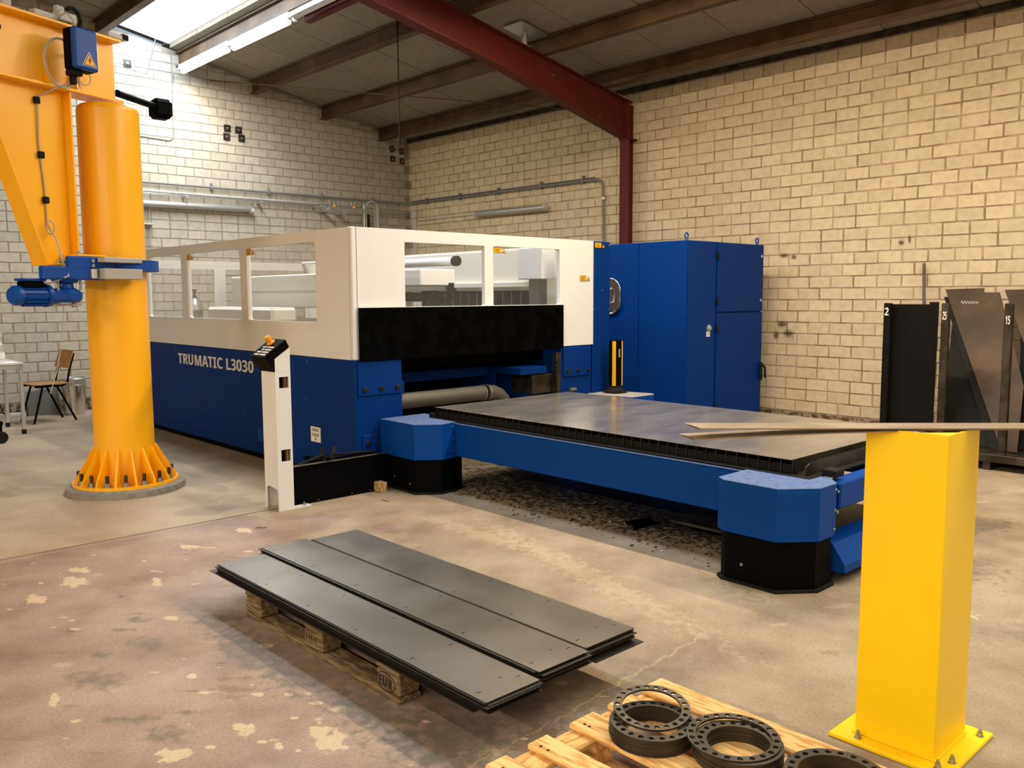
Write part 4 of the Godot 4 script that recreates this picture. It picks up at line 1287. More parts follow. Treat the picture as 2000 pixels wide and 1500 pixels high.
	laser_label(t, Vector3(X - 0.001, 1.815, -7.19), Vector3.BACK, Vector3.LEFT)
	laser_label(t, Vector3(X - 0.001, 1.815, -8.48), Vector3.BACK, Vector3.LEFT)
	for q in [[-6.2, 0.93], [-6.23, 0.63], [-8.9, 0.93], [-8.2, 0.36], [-7.4, 0.4], [-7.0, 0.12]]:
		obj("screw", G.new().lathe(Vector3(X + (0.002 if q[0] > -6.3 else 0.012), q[1], q[0]), [Vector2(0.007, 0.0), Vector2(0.006, 0.004), Vector2(0.0, 0.005)], 8, Basis(Vector3.BACK, PI / 2)), M.steel, t)


func laser_label(t: Node, at: Vector3, right: Vector3, out: Vector3) -> void:
	var g := G.new()
	g.prism([Vector2(0, 0), Vector2(0.09, 0), Vector2(0.09, 0.052), Vector2(0, 0.052)], at, right, Vector3.UP, out * 0.0025)
	var l := obj("warning_label", g, M.label_yellow, t)
	g = G.new()
	for k in 3:
		g.prism([Vector2(0.014, 0.010 + k * 0.012), Vector2(0.074 - 0.008 * (k % 2), 0.010 + k * 0.012), Vector2(0.074 - 0.008 * (k % 2), 0.015 + k * 0.012), Vector2(0.014, 0.015 + k * 0.012)], at + out * 0.0024, right, Vector3.UP, out * 0.0008)
	for q in [[0.0, 0.0, 0.09, 0.003], [0.0, 0.049, 0.09, 0.052], [0.0, 0.003, 0.003, 0.049], [0.087, 0.003, 0.09, 0.049]]:
		g.prism([Vector2(q[0], q[1]), Vector2(q[2], q[1]), Vector2(q[2], q[3]), Vector2(q[0], q[3])], at + out * 0.0024, right, Vector3.UP, out * 0.0008)
	obj("print", g, M.ink, l)
	g = G.new()
	g.prism([Vector2(0.096, 0.002), Vector2(0.14, 0.002), Vector2(0.118, 0.042)], at, right, Vector3.UP, out * 0.0022)
	var w := obj("warning_triangle", g, M.ink, t)
	g = G.new()
	g.prism([Vector2(0.103, 0.006), Vector2(0.133, 0.006), Vector2(0.118, 0.034)], at, right, Vector3.UP, out * 0.0030)
	obj("triangle_face", g, M.warn, w)
	g = G.new()
	g.prism([Vector2(0.115, 0.010), Vector2(0.121, 0.010), Vector2(0.118, 0.024)], at, right, Vector3.UP, out * 0.0036)
	obj("laser_mark", g, M.ink, w)


func build_pillar() -> void:
	var t := thing("control_pillar", Vector3(2.795, 0, -5.36), "slim white control pillar with black keypad head and orange stop button", "pillar")
	# sheet metal column of four walls, with windows in front and a notch in the left side
	var x0 := 2.738
	var x1 := 2.85
	var z0 := -5.46
	var z1 := -5.265
	var g := G.new()
	var wins := [[0.34, 0.42], [0.84, 0.915]]
	var bar := func(a: float, b: float, c: float, d: float):
		g.box(Vector3(a, c, z1 - 0.006), Vector3(b, d, z1))
	bar.call(x0 + 0.006, 2.765, 0.0, 0.955)
	bar.call(2.835, x1, 0.0, 0.955)
	bar.call(2.765, 2.835, 0.0, 0.34)
	bar.call(2.765, 2.835, 0.42, 0.84)
	bar.call(2.765, 2.835, 0.915, 0.955)
	g.prism([Vector2(x0 + 0.006, 0.955), Vector2(x1, 0.955), Vector2(x1, 1.112), Vector2(x0 + 0.006, 1.043)], Vector3(0, 0, z1 - 0.006), Vector3.RIGHT, Vector3.UP, Vector3(0, 0, 0.006))
	g.box(Vector3(x1 - 0.005, 0, z0), Vector3(x1, 1.11, z1 - 0.006))
	g.box(Vector3(x0, 0, z0), Vector3(x1 - 0.005, 1.04, z0 + 0.006))
	# left side with the arched cable notch at its foot
	g.prism([Vector2(z0 + 0.006, 0.0), Vector2(z0 + 0.006, 1.04), Vector2(z1, 1.04), Vector2(z1, 0.0), Vector2(-5.278, 0.0), Vector2(-5.278, 0.125), Vector2(-5.30, 0.15), Vector2(-5.40, 0.16), Vector2(-5.435, 0.145), Vector2(-5.435, 0.0)], Vector3(x0, 0, 0), Vector3.BACK, Vector3.UP, Vector3(0.006, 0, 0))
	obj("column", g, M.white, t)
	for w in wins:
		g = G.new()
		g.box(Vector3(2.76, w[0] - 0.01, z1 - 0.06), Vector3(2.84, w[1] + 0.01, z1 - 0.05))
		var s := obj("light_barrier_window", g, M.black, t)
		obj("mirror_strip", G.new().box(Vector3(2.766, w[0], z1 - 0.05), Vector3(2.774, w[1], z1 - 0.02)), M.ply, s)
		obj("mirror_strip", G.new().box(Vector3(2.818, w[0], z1 - 0.05), Vector3(2.826, w[1], z1 - 0.02)), M.ply, s)
	g = G.new()
	g.prism([Vector2(2.665, 1.055), Vector2(2.82, 1.166), Vector2(2.846, 1.115), Vector2(2.736, 1.04), Vector2(2.736, 0.953), Vector2(2.73, 0.952)], Vector3(0, 0, -5.475), Vector3.RIGHT, Vector3.UP, Vector3(0, 0, 0.212))
	var h := obj("keypad_head", g, M.black, t)
	var u := Vector3(0.155, 0.111, 0).normalized()
	var up := Vector3(-u.y, u.x, 0)
	var o := Vector3(2.665, 1.055, -5.263)
	for r in 4:
		for c in 6:
			if r == 2 and c == 5:
				continue
			g = G.new()
			var p := o + u * (0.014 + r * 0.026) - Vector3(0, 0, 0.024 + c * 0.026)
			g.prism([Vector2(0, 0), Vector2(0.014, 0), Vector2(0.014, 0.016), Vector2(0, 0.016)], p, u, Vector3.FORWARD, up * 0.003)
			obj("key", g, M.paper if c != 3 else M.grey_paint, h)
	var kb := Basis(u, up, Vector3.BACK)
	obj("stop_button", G.new().lathe(o + u * 0.145 - Vector3(0, 0, 0.13), [Vector2(0.03, 0.0), Vector2(0.03, 0.008), Vector2(0.014, 0.01), Vector2(0.014, 0.02), Vector2(0.021, 0.024), Vector2(0.022, 0.05), Vector2(0.018, 0.055), Vector2(0.0, 0.056)], 16, kb), M.knob, h)
	g = G.new()
	g.box(Vector3(2.85, 0.0, -5.33), Vector3(2.985, 0.006, -5.27))
	obj("foot_plate", g, M.white, t)
	obj("anchor_bolt", G.new().lathe(Vector3(2.94, 0.006, -5.29), [Vector2(0.012, 0.0), Vector2(0.012, 0.012), Vector2(0.006, 0.013), Vector2(0.006, 0.024), Vector2(0.0, 0.024)], 6), M.steel, t)
	# black floor trough between pillar and shuttle table
	var b := thing("floor_trough", Vector3(3.27, 0, -5.42), "low black metal trough on the floor between white pillar and blue table foot", "trough")
	g = G.new()
	g.box(Vector3(2.87, 0.012, -5.352), Vector3(3.66, 0.272, -5.345))
	g.box(Vector3(2.87, 0.012, -5.49), Vector3(3.66, 0.27, -5.484))
	g.box(Vector3(2.87, 0.0, -5.49), Vector3(3.66, 0.012, -5.335))
	obj("side_sheets", g, M.black, b)
	obj("rim", G.new().box(Vector3(2.87, 0.2725, -5.36), Vector3(3.66, 0.281, -5.33), 0.002), M.dark_steel, b)
	g = G.new()
	for q in [[3.22, 3.19], [3.26, 3.29]]:
		g.prism([Vector2(q[0] - 0.012, 0.15), Vector2(q[0] + 0.012, 0.15), Vector2(q[1] + 0.012, 0.36), Vector2(q[1] - 0.016, 0.36)], Vector3(0, 0, -5.46), Vector3.RIGHT, Vector3.UP, Vector3(0, 0, 0.008))
	obj("strut", g, M.dark_steel, b)
	g = G.new()
	g.tube([Vector3(2.9, 0.25, -5.42), Vector3(3.2, 0.31, -5.44)], 0.012, 6)
	g.tube([Vector3(3.28, 0.30, -5.44), Vector3(3.63, 0.285, -5.42)], 0.01, 6)
	obj("hose", g, M.rubber, b)
	for x in [3.08, 3.36, 3.52]:
		obj("screw", G.new().lathe(Vector3(x, 0.012, -5.34), [Vector2(0.006, 0.0), Vector2(0.006, 0.006), Vector2(0.0, 0.007)], 6), M.steel, b)
	g = G.new()
	g.box(Vector3(3.545, 0.0, -5.335), Vector3(3.61, 0.075, -5.25), 0.004)
	tag(obj("wood_block", g, M.block_wood), "small pale wooden block on the floor against the black trough", "wood block")


# ---------- shuttle table ----------
func leg(t: Node, poly: Array, small: Array, top: float, mid: float, lid: Material) -> void:
	var g := G.new()
	g.prism(poly, Vector3(0, mid, 0), Vector3.RIGHT, Vector3.BACK, Vector3(0, top - mid - 0.003, 0))
	var l := obj("leg", g, M.bright_blue, t)
	g = G.new()
	g.prism(poly, Vector3(0, top - 0.003, 0), Vector3.RIGHT, Vector3.BACK, Vector3(0, 0.003, 0))
	obj("top_plate", g, lid, l)
	g = G.new()
	g.prism(small, Vector3(0, 0.014, 0), Vector3.RIGHT, Vector3.BACK, Vector3(0, mid - 0.014, 0))
	obj("boot", g, M.black, l)
	var c := Vector2.ZERO
	for p in small:
		c += p / small.size()
	var skirt := []
	for p in small:
		skirt.append(p + (p - c).normalized() * 0.02)
	g = G.new()
	g.prism(skirt, Vector3.ZERO, Vector3.RIGHT, Vector3.BACK, Vector3(0, 0.014, 0))
	obj("skirt", g, M.rubber, l)


func build_shuttle() -> void:
	var t := thing("shuttle_table", Vector3(4.8, 0, -3.7), "long blue shuttle table with black slatted grid in front of the machine", "table")
	var inset := func(poly: Array, d: float):
		return Geometry2D.offset_polygon(PackedVector2Array(poly), -d)[0]
	var near_leg := [Vector2(3.694, -2.405), Vector2(3.694, -2.10), Vector2(3.855, -1.967), Vector2(4.02, -1.967), Vector2(4.12, -2.05), Vector2(4.12, -2.46), Vector2(3.735, -2.46)]
	var far_leg := [Vector2(3.70, -5.455), Vector2(3.694, -5.02), Vector2(3.855, -4.895), Vector2(3.985, -4.915), Vector2(4.12, -4.96), Vector2(4.12, -5.455)]
	leg(t, near_leg, Array(inset.call(near_leg, 0.018)), 0.521, 0.258, M.dusty_blue)
	leg(t, far_leg, Array(inset.call(far_leg, 0.018)), 0.521, 0.258, M.dusty_blue)
	var rear := [Vector2(6.04, -5.43), Vector2(6.14, -4.98), Vector2(6.46, -4.98), Vector2(6.52, -5.05), Vector2(6.43, -5.48), Vector2(6.08, -5.48)]
	leg(t, rear, Array(inset.call(rear, 0.018)), 0.521, 0.258, M.grey_paint)
	var rn := [Vector2(5.5, -2.45), Vector2(5.5, -1.98), Vector2(5.85, -1.967), Vector2(5.95, -2.08), Vector2(5.95, -2.45)]
	leg(t, rn, Array(inset.call(rn, 0.018)), 0.521, 0.258, M.dusty_blue)
	obj("side_beam", G.new().box(Vector3(3.985, 0.268, -4.95), Vector3(4.10, 0.508, -2.44), 0.006), M.bright_blue, t)
	obj("side_beam", G.new().box(Vector3(5.50, 0.268, -5.0), Vector3(5.62, 0.508, -2.44), 0.006), M.bright_blue, t)
	obj("beam_ledge", G.new().box(Vector3(3.985, 0.5085, -4.93), Vector3(4.10, 0.5135, -2.46)), M.dusty_blue, t)
	obj("end_beam", G.new().box(Vector3(4.10, 0.37, -2.08), Vector3(5.50, 0.505, -1.985), 0.008), M.bright_blue, t)
	var g := G.new()
	g.prism([Vector2(-2.12, 0.06), Vector2(-1.93, 0.06), Vector2(-1.93, 0.10), Vector2(-2.0, 0.2), Vector2(-2.12, 0.2)], Vector3(4.06, 0, 0), Vector3.BACK, Vector3.UP, Vector3(1.5, 0, 0))
	obj("lower_beam", g, M.bright_blue, t)
	obj("rubber_buffer", G.new().box(Vector3(4.12, 0.522, -2.1), Vector3(4.21, 0.56, -2.02), 0.005), M.rubber, t)
	obj("drip_plate", G.new().box(Vector3(4.2, 0.075, -3.1), Vector3(5.4, 0.09, -2.2)), M.dark_steel, t)
	for q in [[4.055, 0.49], [4.08, 0.475], [4.052, 0.385], [4.078, 0.37], [4.05, 0.29]]:
		obj("screw", G.new().lathe(Vector3(q[0] - 0.04, q[1], -1.967), [Vector2(0.007, 0.0), Vector2(0.006, 0.004), Vector2(0.0, 0.005)], 8, Basis(Vector3.RIGHT, PI / 2)), M.steel, t)
	for q in [[3.985, -4.925, 0.49], [3.985, -4.925, 0.40], [3.985, -4.925, 0.31]]:
		obj("screw", G.new().lathe(Vector3(q[0] - 0.02, q[2], q[1] + 0.018), [Vector2(0.007, 0.0), Vector2(0.006, 0.004), Vector2(0.0, 0.005)], 8, Basis(Vector3.RIGHT, PI / 2)), M.steel, t)
	for q in [[3.712, -2.30, 0.10], [3.712, -5.1, 0.07], [3.712, -5.30, 0.1]]:
		obj("screw", G.new().lathe(Vector3(q[0], q[2], q[1]), [Vector2(0.009, 0.0), Vector2(0.008, 0.005), Vector2(0.0, 0.006)], 8, Basis(Vector3.BACK, PI / 2)), M.steel, t)
	# grid tray with upright slats
	g = G.new()
	g.box(Vector3(4.0, 0.516, -5.235), Vector3(5.56, 0.524, -2.10))
	g.box(Vector3(4.0, 0.524, -5.24), Vector3(4.04, 0.56, -5.20), 0.003)
	obj("grid_tray", g, M.rubber, t)
	for k in 46:
		var z := -5.215 + 0.0664 * k
		g = G.new()
		g.box(Vector3(4.052, 0.524, z), Vector3(5.54, 0.594, z + 0.004))
		obj("slat", g, M.dark_steel, t)
	g = G.new()
	var poly := [Vector2(4.035, 0.524), Vector2(4.05, 0.57), Vector2(4.09, 0.585)]
	for k in 70:
		var x := 4.10 + k * 0.0205
		poly.append(Vector2(x, 0.580))
		poly.append(Vector2(x + 0.010, 0.596))
	poly.append(Vector2(5.55, 0.58))
	poly.append(Vector2(5.55, 0.524))
	g.prism(poly, Vector3(0, 0, -2.152), Vector3.RIGHT, Vector3.UP, Vector3(0, 0, 0.004))
	obj("toothed_slat", g, M.dark_steel, t)
	obj("grid_wall", G.new().box(Vector3(4.06, 0.526, -5.2), Vector3(4.068, 0.57, -2.2)), M.rubber, t)
	g = G.new()
	g.box(Vector3(4.045, 0.5965, -5.226), Vector3(5.545, 0.6, -2.225), 0.0006)
	tag(obj("steel_sheet", g, M.sheet), "large shiny steel sheet lying on the black slatted grid of the shuttle table", "sheet metal")
	# exhaust duct behind the table
	var p := thing("exhaust_pipe", Vector3(4.5, 0.54, -5.6), "grey round exhaust duct with clamp lying behind the shuttle table", "pipe")
	obj("duct", G.new().tube([Vector3(3.955, 0.607, -5.66), Vector3(4.92, 0.607, -5.66)], 0.066, 20), M.duct, p)
	obj("elbow", G.new().tube([Vector3(4.95, 0.607, -5.66), Vector3(5.03, 0.602, -5.66), Vector3(5.10, 0.575, -5.66), Vector3(5.15, 0.53, -5.66), Vector3(5.17, 0.46, -5.66)], 0.066, 20), M.duct, p)
	for x in [3.99, 4.90, 4.955]:
		obj("clamp", G.new().tube([Vector3(x, 0.607, -5.66), Vector3(x + 0.016, 0.607, -5.66)], 0.071, 20), M.steel, p)
	# light barrier post on the rear foot
	var c := Vector3(6.32, 0.521, -5.34)
	var b := thing("light_barrier_post", c, "short black and yellow light barrier post on the grey plate by the cabinet", "post")
	g = G.new()
	g.prism([Vector2(-0.1, -0.06), Vector2(-0.06, -0.1), Vector2(0.06, -0.1), Vector2(0.1, -0.06), Vector2(0.1, 0.06), Vector2(0.06, 0.1), Vector2(-0.06, 0.1), Vector2(-0.1, 0.06)], c, Vector3.RIGHT, Vector3.BACK, Vector3(0, 0.02, 0))
	obj("base", g, M.rubber, b)
	obj("boot", G.new().lathe(c + Vector3(0, 0.02, 0), [Vector2(0.092, 0.0), Vector2(0.06, 0.035), Vector2(0.06, 0.05), Vector2(0.0, 0.05)], 8, Basis(Vector3.UP, PI / 8)), M.rubber, b)
	obj("housing", G.new().box(c + Vector3(-0.05, 0.06, -0.045), c + Vector3(0.05, 0.505, 0.045), 0.01), M.black, b)
	obj("yellow_stripe", G.new().box(c + Vector3(-0.054, 0.07, 0.006), c + Vector3(-0.045, 0.495, 0.046), 0.002), M.label_yellow, b)
	obj("yellow_stripe", G.new().box(c + Vector3(0.041, 0.07, 0.04), c + Vector3(0.052, 0.495, 0.049), 0.002), M.label_yellow, b)
	obj("lens_slot", G.new().box(c + Vector3(-0.004, 0.34, 0.044), c + Vector3(0.014, 0.42, 0.047)), M.grey_paint, b)


func build_cabinet() -> void:
	var t := thing("electrical_cabinet", Vector3(7.72, 0, -5.8), "tall dark blue electrical cabinet with lifting eyes beside the machine", "cabinet")
	obj("body", G.new().box(Vector3(7.036, 0.03, -6.6), Vector3(8.40, 1.985, -5.04), 0.006), M.blue, t)
	obj("plinth", G.new().box(Vector3(7.06, 0.0, -6.58), Vector3(8.38, 0.03, -5.06)), M.black, t)
	for q in [[-5.63, -5.035], [-6.59, -5.645]]:
		obj("side_panel", G.new().box(Vector3(7.028, 0.05, q[0]), Vector3(7.036, 1.978, q[1]), 0.003), M.blue, t)
	obj("front_strip", G.new().box(Vector3(7.04, 0.04, -5.04), Vector3(7.515, 1.98, -5.026), 0.004), M.blue, t)
	var dn := 0
	for q in [[1.275, 1.982], [0.05, 1.262]]:
		var d := obj("door", G.new().box(Vector3(7.535, q[0], -5.04), Vector3(8.398, q[1], -5.018), 0.005), M.blue, t)
		for y in ([1.84, 1.39] if dn == 0 else [1.105, 0.3]):
			obj("hinge", G.new().box(Vector3(7.51, y - 0.035, -5.02), Vector3(7.545, y + 0.035, -5.0), 0.006), M.rubber, d)
		if dn == 0:
			for y in [1.86, 1.39]:
				obj("lock", G.new().lathe(Vector3(8.36, y, -5.018), [Vector2(0.016, 0.0), Vector2(0.014, 0.006), Vector2(0.0, 0.007)], 12, Basis(Vector3.RIGHT, PI / 2)), M.zinc, d)
		else:
			var g := G.new()
			g.box(Vector3(8.35, 0.52, -5.018), Vector3(8.385, 0.72, -4.985), 0.012)
			g.tube([Vector3(8.367, 0.69, -4.985), Vector3(8.38, 0.66, -4.96), Vector3(8.38, 0.55, -4.955)], 0.012, 8)
			obj("handle", g, M.rubber, d)
		dn += 1
	for q in [[7.06, -5.07], [8.34, -5.07], [7.06, -6.55]]:
		var g := G.new()
		var pts := []
		for i in 17:
			var a := TAU * i / 16
			pts.append(Vector3(q[0] + cos(a) * 0.026, 2.03 + sin(a) * 0.026, q[1]))
		g.tube(pts, 0.008, 8)
		g.lathe(Vector3(q[0], 1.985, q[1]), [Vector2(0.02, 0.0), Vector2(0.012, 0.02), Vector2(0.0, 0.022)], 10)
		obj("lifting_eye", g, M.gear_blue, t)
	obj("key_switch", G.new().lathe(Vector3(7.40, 1.115, -5.026), [Vector2(0.036, 0.0), Vector2(0.036, 0.008), Vector2(0.022, 0.014), Vector2(0.02, 0.024), Vector2(0.0, 0.026)], 16, Basis(Vector3.RIGHT, PI / 2)), M.zinc, t)
	var pl := obj("white_label", G.new().box(Vector3(7.36, 1.03, -5.026), Vector3(7.42, 1.082, -5.023)), M.paper, t)
	for k in 3:
		obj("print_line", G.new().box(Vector3(7.368 + k * 0.016, 1.04, -5.0232), Vector3(7.376 + k * 0.016, 1.07, -5.0222)), M.grey_paint, pl)
	# oval stainless hatch on the left side
	var g := G.new()
	var oval := func(r: float):
		var o := []
		for i in 28:
			var a := TAU * i / 28
			o.append(Vector2(-6.0 + cos(a) * r, 1.44 + sin(a) * r + signf(sin(a)) * 0.055))
		return o
	g.prism(oval.call(0.135), Vector3(7.028, 0, 0), Vector3.BACK, Vector3.UP, Vector3(-0.012, 0, 0))
	var h := obj("oval_hatch", g, M.chrome, t)
	g = G.new()
	var rim := []
	for p in oval.call(0.13):
		rim.append(Vector3(7.014, p.y, p.x))
	rim.append(rim[0])
	g.tube(rim, 0.014, 8)
	obj("rolled_rim", g, M.chrome, h)
	g = G.new()
	g.tube([Vector3(7.018, 1.52, -5.99), Vector3(6.98, 1.51, -5.99), Vector3(6.98, 1.38, -5.99), Vector3(7.018, 1.37, -5.99)], 0.011, 8)
	obj("handle", g, M.steel, h)


# ---------- foreground ----------
func build_post() -> void:
	var t := thing("steel_post", Vector3(2.794, 0, -1.09), "square bright yellow steel post bolted to the floor, nearest to the viewer", "post")
	var sh := G.new().box(Vector3(2.673, 0.014, -1.215), Vector3(2.921, 0.985, -0.969), 0.006)
	sh.prism([Vector2(2.667, -1.213), Vector2(2.667, -0.971), Vector2(2.6695, -0.9655), Vector2(2.675, -0.963), Vector2(2.919, -0.963), Vector2(2.919, -0.970), Vector2(2.678, -0.970), Vector2(2.674, -0.974), Vector2(2.674, -1.213)], Vector3(0, 0.014, 0), Vector3.RIGHT, Vector3.BACK, Vector3(0, 1.016, 0))
	sh.prism([Vector2(2.676, -0.973), Vector2(2.676, -1.06), Vector2(2.77, -0.973)], Vector3(0, 1.022, 0), Vector3.RIGHT, Vector3.BACK, Vector3(0, 0.006, 0))
	obj("shaft", sh, M.yellow, t)
	obj("base_plate", G.new().box(Vector3(2.605, 0, -1.275), Vector3(2.985, 0.014, -0.897), 0.003), M.yellow, t)
	var g := G.new()
	g.box(Vector3(2.66, 0.0142, -1.222), Vector3(2.928, 0.02, -0.956), 0.003)
	obj("weld_seam", g, M.yellow, t)
	for q in [[2.637, -1.19], [2.637, -0.94], [2.70, -0.922], [2.935, -0.922], [2.955, -1.20]]:
		var p := Vector3(q[0], 0.014, q[1])
		var b := obj("anchor_bolt", G.new().lathe(p, [Vector2(0.006, 0.0), Vector2(0.006, 0.024), Vector2(0.004, 0.026), Vector2(0.0, 0.026)], 8), M.steel, t)
		obj("nut", G.new().lathe(p, [Vector2(0.013, 0.0), Vector2(0.013, 0.002), Vector2(0.0095, 0.0022), Vector2(0.0095, 0.013), Vector2(0.0, 0.014)], 6), M.steel, b)
	# two long flat strips lying across the post
	var strip := func(a: Vector3, c: Vector3, w: float, y: float, sag: float, label: String):
		var d := (c - a).normalized()
		var n := Vector3(-d.z, 0, d.x).normalized()
		if n.dot(Vector3(-1, 0, 1)) < 0:
			n = -n
		var s := G.new()
		# slightly sagging plate with the width across n
		var last := []
		for i in 13:
			var f := i / 12.0
			var p := a.lerp(c, f)
			p.y = y - sag * pow(maxf(0.0, 1.0 - f / 0.5), 1.6)
			last.append(p)
		for i in 12:
			var p: Vector3 = last[i]
			var q: Vector3 = last[i + 1]
			var sk := d * 0.03
			for e in [[Vector3.UP, 0.004], [Vector3.DOWN, 0.0]]:
				var o := Vector3(0, e[1], 0)
				s.quad(p + o - sk * (1 if i == 0 else 0), q + o, q + n * w + o, p + n * w + o, e[0])
			for e in [[0.0, -n], [w, n]]:
				s.quad(p + n * e[0], q + n * e[0], q + n * e[0] + Vector3(0, 0.004, 0), p + n * e[0] + Vector3(0, 0.004, 0), e[1])
		s.quad(last[0], last[0] + n * w, last[0] + n * w + Vector3(0, 0.004, 0), last[0] + Vector3(0, 0.004, 0), -d)
		s.quad(last[12], last[12] + n * w, last[12] + n * w + Vector3(0, 0.004, 0), last[12] + Vector3(0, 0.004, 0), d)
		tag(obj("steel_strip", s, M.strip), label, "steel strip", "steel strips on the yellow post")
	M.strip = tri_tex(mat(rgb(158, 143, 124), 0.5, 0.35), ntex(0.01, Color(0.85, 0.84, 0.82), Color(1, 1, 1), 4, 256, 90), Vector3(1, 1, 1))
	strip.call(Vector3(2.300, 0, -1.632), Vector3(3.55, 0, -0.40), 0.112, 1.0305, 0.032, "lower flat steel strip on the yellow post, its left end drooping below the other")
	strip.call(Vector3(2.302, 0, -1.614), Vector3(3.55, 0, -0.375), 0.112, 1.035, 0.0, "upper straight flat steel strip lying across the top of the yellow post")


func sheet_plate(x: float, z: float, y: float, w: float, l: float, h: float, yaw: float, slots: bool, label: String, group: String) -> void:
	var c := Vector3(x + w / 2, y, z + l / 2)
	var g := G.new()
	g.xf = Transform3D(Basis(Vector3.UP, yaw), c)
	if not slots:
		g.box(Vector3(-w / 2, 0, -l / 2), Vector3(w / 2, h, l / 2))
		tag(obj("cut_sheet", g, M.edge), label, "sheet metal", group)
		return
	# top sheet: strips between the laser-cut slots along both long edges
	var n := 6
	var e := 0.022
	var sl := 0.020
	var sw := 0.004
	g.box(Vector3(-w / 2 + e + sl, 0, -l / 2), Vector3(w / 2 - e - sl, h, l / 2))
	for s in [-1.0, 1.0]:
		var xa: float = s * w / 2
		var xb: float = s * (w / 2 - e)
		var xc: float = s * (w / 2 - e - sl)
		g.box(Vector3(minf(xa, xb), 0, -l / 2), Vector3(maxf(xa, xb), h, l / 2))
		var zz := -l / 2
		for k in n + 1:
			var zc := -l / 2 + 0.07 + k * (l - 0.14) / (n - 1) if k < n else l / 2 + sw / 2
			g.box(Vector3(minf(xb, xc), 0, zz), Vector3(maxf(xb, xc), h, zc - sw / 2))
			zz = zc + sw / 2
	var o := tag(obj("cut_sheet", g, M.mill), label, "sheet metal", group)
	g = G.new()
	g.xf = Transform3D(Basis(Vector3.UP, yaw), c)
	g.prism([Vector2(0.03, l / 2 - 0.11), Vector2(0.042, l / 2 - 0.104), Vector2(0.036, l / 2 - 0.094)], Vector3(0, h, 0), Vector3.RIGHT, Vector3.BACK, Vector3(0, 0.0004, 0))
	obj("cut_mark", g, M.dark_ink, o)


func build_stacks() -> void:
	M.edge = mat(rgb(34, 32, 30), 0.5, 0.4)
	# euro pallet
	var t := thing("wooden_pallet", Vector3(2.1, 0, -3.02), "old grey wooden pallet on the floor under the stacks of cut steel sheets", "pallet")
	var z0 := -3.625
	for z in [0.0, 1.2 - 0.145, 0.5275]:
		pass
	for x in [1.698, 2.025, 2.378]:
		obj("bottom_board", G.new().box(Vector3(x, 0, z0), Vector3(x + 0.1 + (0.045 if x > 2.0 and x < 2.3 else 0.0), 0.022, z0 + 1.2), 0.005), M.old_wood, t)
		for z in [0.0, 0.528, 1.055]:
			obj("block", G.new().box(Vector3(x + 0.002, 0.022, z0 + z + 0.002), Vector3(x + 0.098 + (0.045 if x > 2.0 and x < 2.3 else 0.0), 0.1, z0 + z + 0.143), 0.008), M.old_wood, t)
	for z in [0.0, 0.5275, 1.055]:
		obj("cross_board", G.new().box(Vector3(1.70, 0.1, z0 + z), Vector3(2.478, 0.122, z0 + z + 0.145), 0.004), M.old_wood, t)
	for q in [[1.698, 0.145], [1.883, 0.1], [2.018, 0.145], [2.203, 0.1], [2.335, 0.145]]:
		obj("deck_board", G.new().box(Vector3(q[0], 0.122, z0), Vector3(q[0] + q[1], 0.144, z0 + 1.2), 0.005), M.old_wood, t)
	var br: Material = M.dark_ink
	text("burnt_stamp", "EUR", Vector3(1.6995, 0.042, -2.55), Vector3.BACK, Vector3.LEFT, 0.085, 0.036, br, t, 0.002)
	var ov := []
	for i in 25:
		var a := TAU * i / 24
		ov.append(Vector3(1.6995, 0.06 + sin(a) * 0.034, -2.507 + cos(a) * 0.06))
	obj("stamp_ring", G.new().tube(ov, 0.0022, 5), br, t)
	for k in 5:
		obj("worn_stamp", G.new().box(Vector3(1.6985, 0.05, -3.075 + k * 0.019), Vector3(1.7, 0.08 - 0.008 * (k % 2), -3.071 + k * 0.019)), br, t)
	# three stacks of long cut sheets
	rng.seed = 20
	var sets := [[1.694, -3.893, 0.238, 1.945, 11, "front stack, nearest the bare floor"], [1.952, -3.95, 0.246, 1.98, 15, "middle stack"], [2.206, -3.905, 0.272, 1.915, 16, "rear stack, nearest the blue table"]]
	var words := ["front", "middle", "rear"]
	for s in 3:
		var q: Array = sets[s]
		var y := 0.1442
		for k in q[4]:
			var last: bool = k == q[4] - 1
			var dx := 0.0 if last else rng.randf_range(-0.012, 0.004)
			var dz := 0.0 if last else rng.randf_range(-0.02, 0.02)
			if s == 0 and k == 0:
				dx = -0.025
				dz = -0.035
			if s == 2 and k == 1:
				dx = 0.012
				dz = 0.035
			var gap := 0.0003 if k != q[4] / 2 else 0.001
			var lab: String
			if last:
				lab = "topmost slotted steel sheet of the %s stack on the old pallet" % words[s]
			elif k == 0:
				lab = "lowest steel sheet of the %s stack on the old pallet" % words[s]
			else:
				lab = "thin steel sheet in the %s stack on the old pallet, %s from the bottom" % [words[s], ORD[k]]
			sheet_plate(q[0] + dx, q[1] + dz, y, q[2], q[3], 0.003, rng.randf_range(-0.002, 0.002) if not last else 0.0, last, lab, "cut sheets in the %s stack" % words[s])
			y += 0.003 + gap


func flange(c: Vector3, ri: float, ro: float, b: Basis, label: String, group: String, holes := 22) -> void:
	var g := G.new()
	g.ring(c, ri, ro, 0.006, holes, 0.0085, b)
	tag(obj("flange_ring", g, M.ring), label, "flange ring", group)


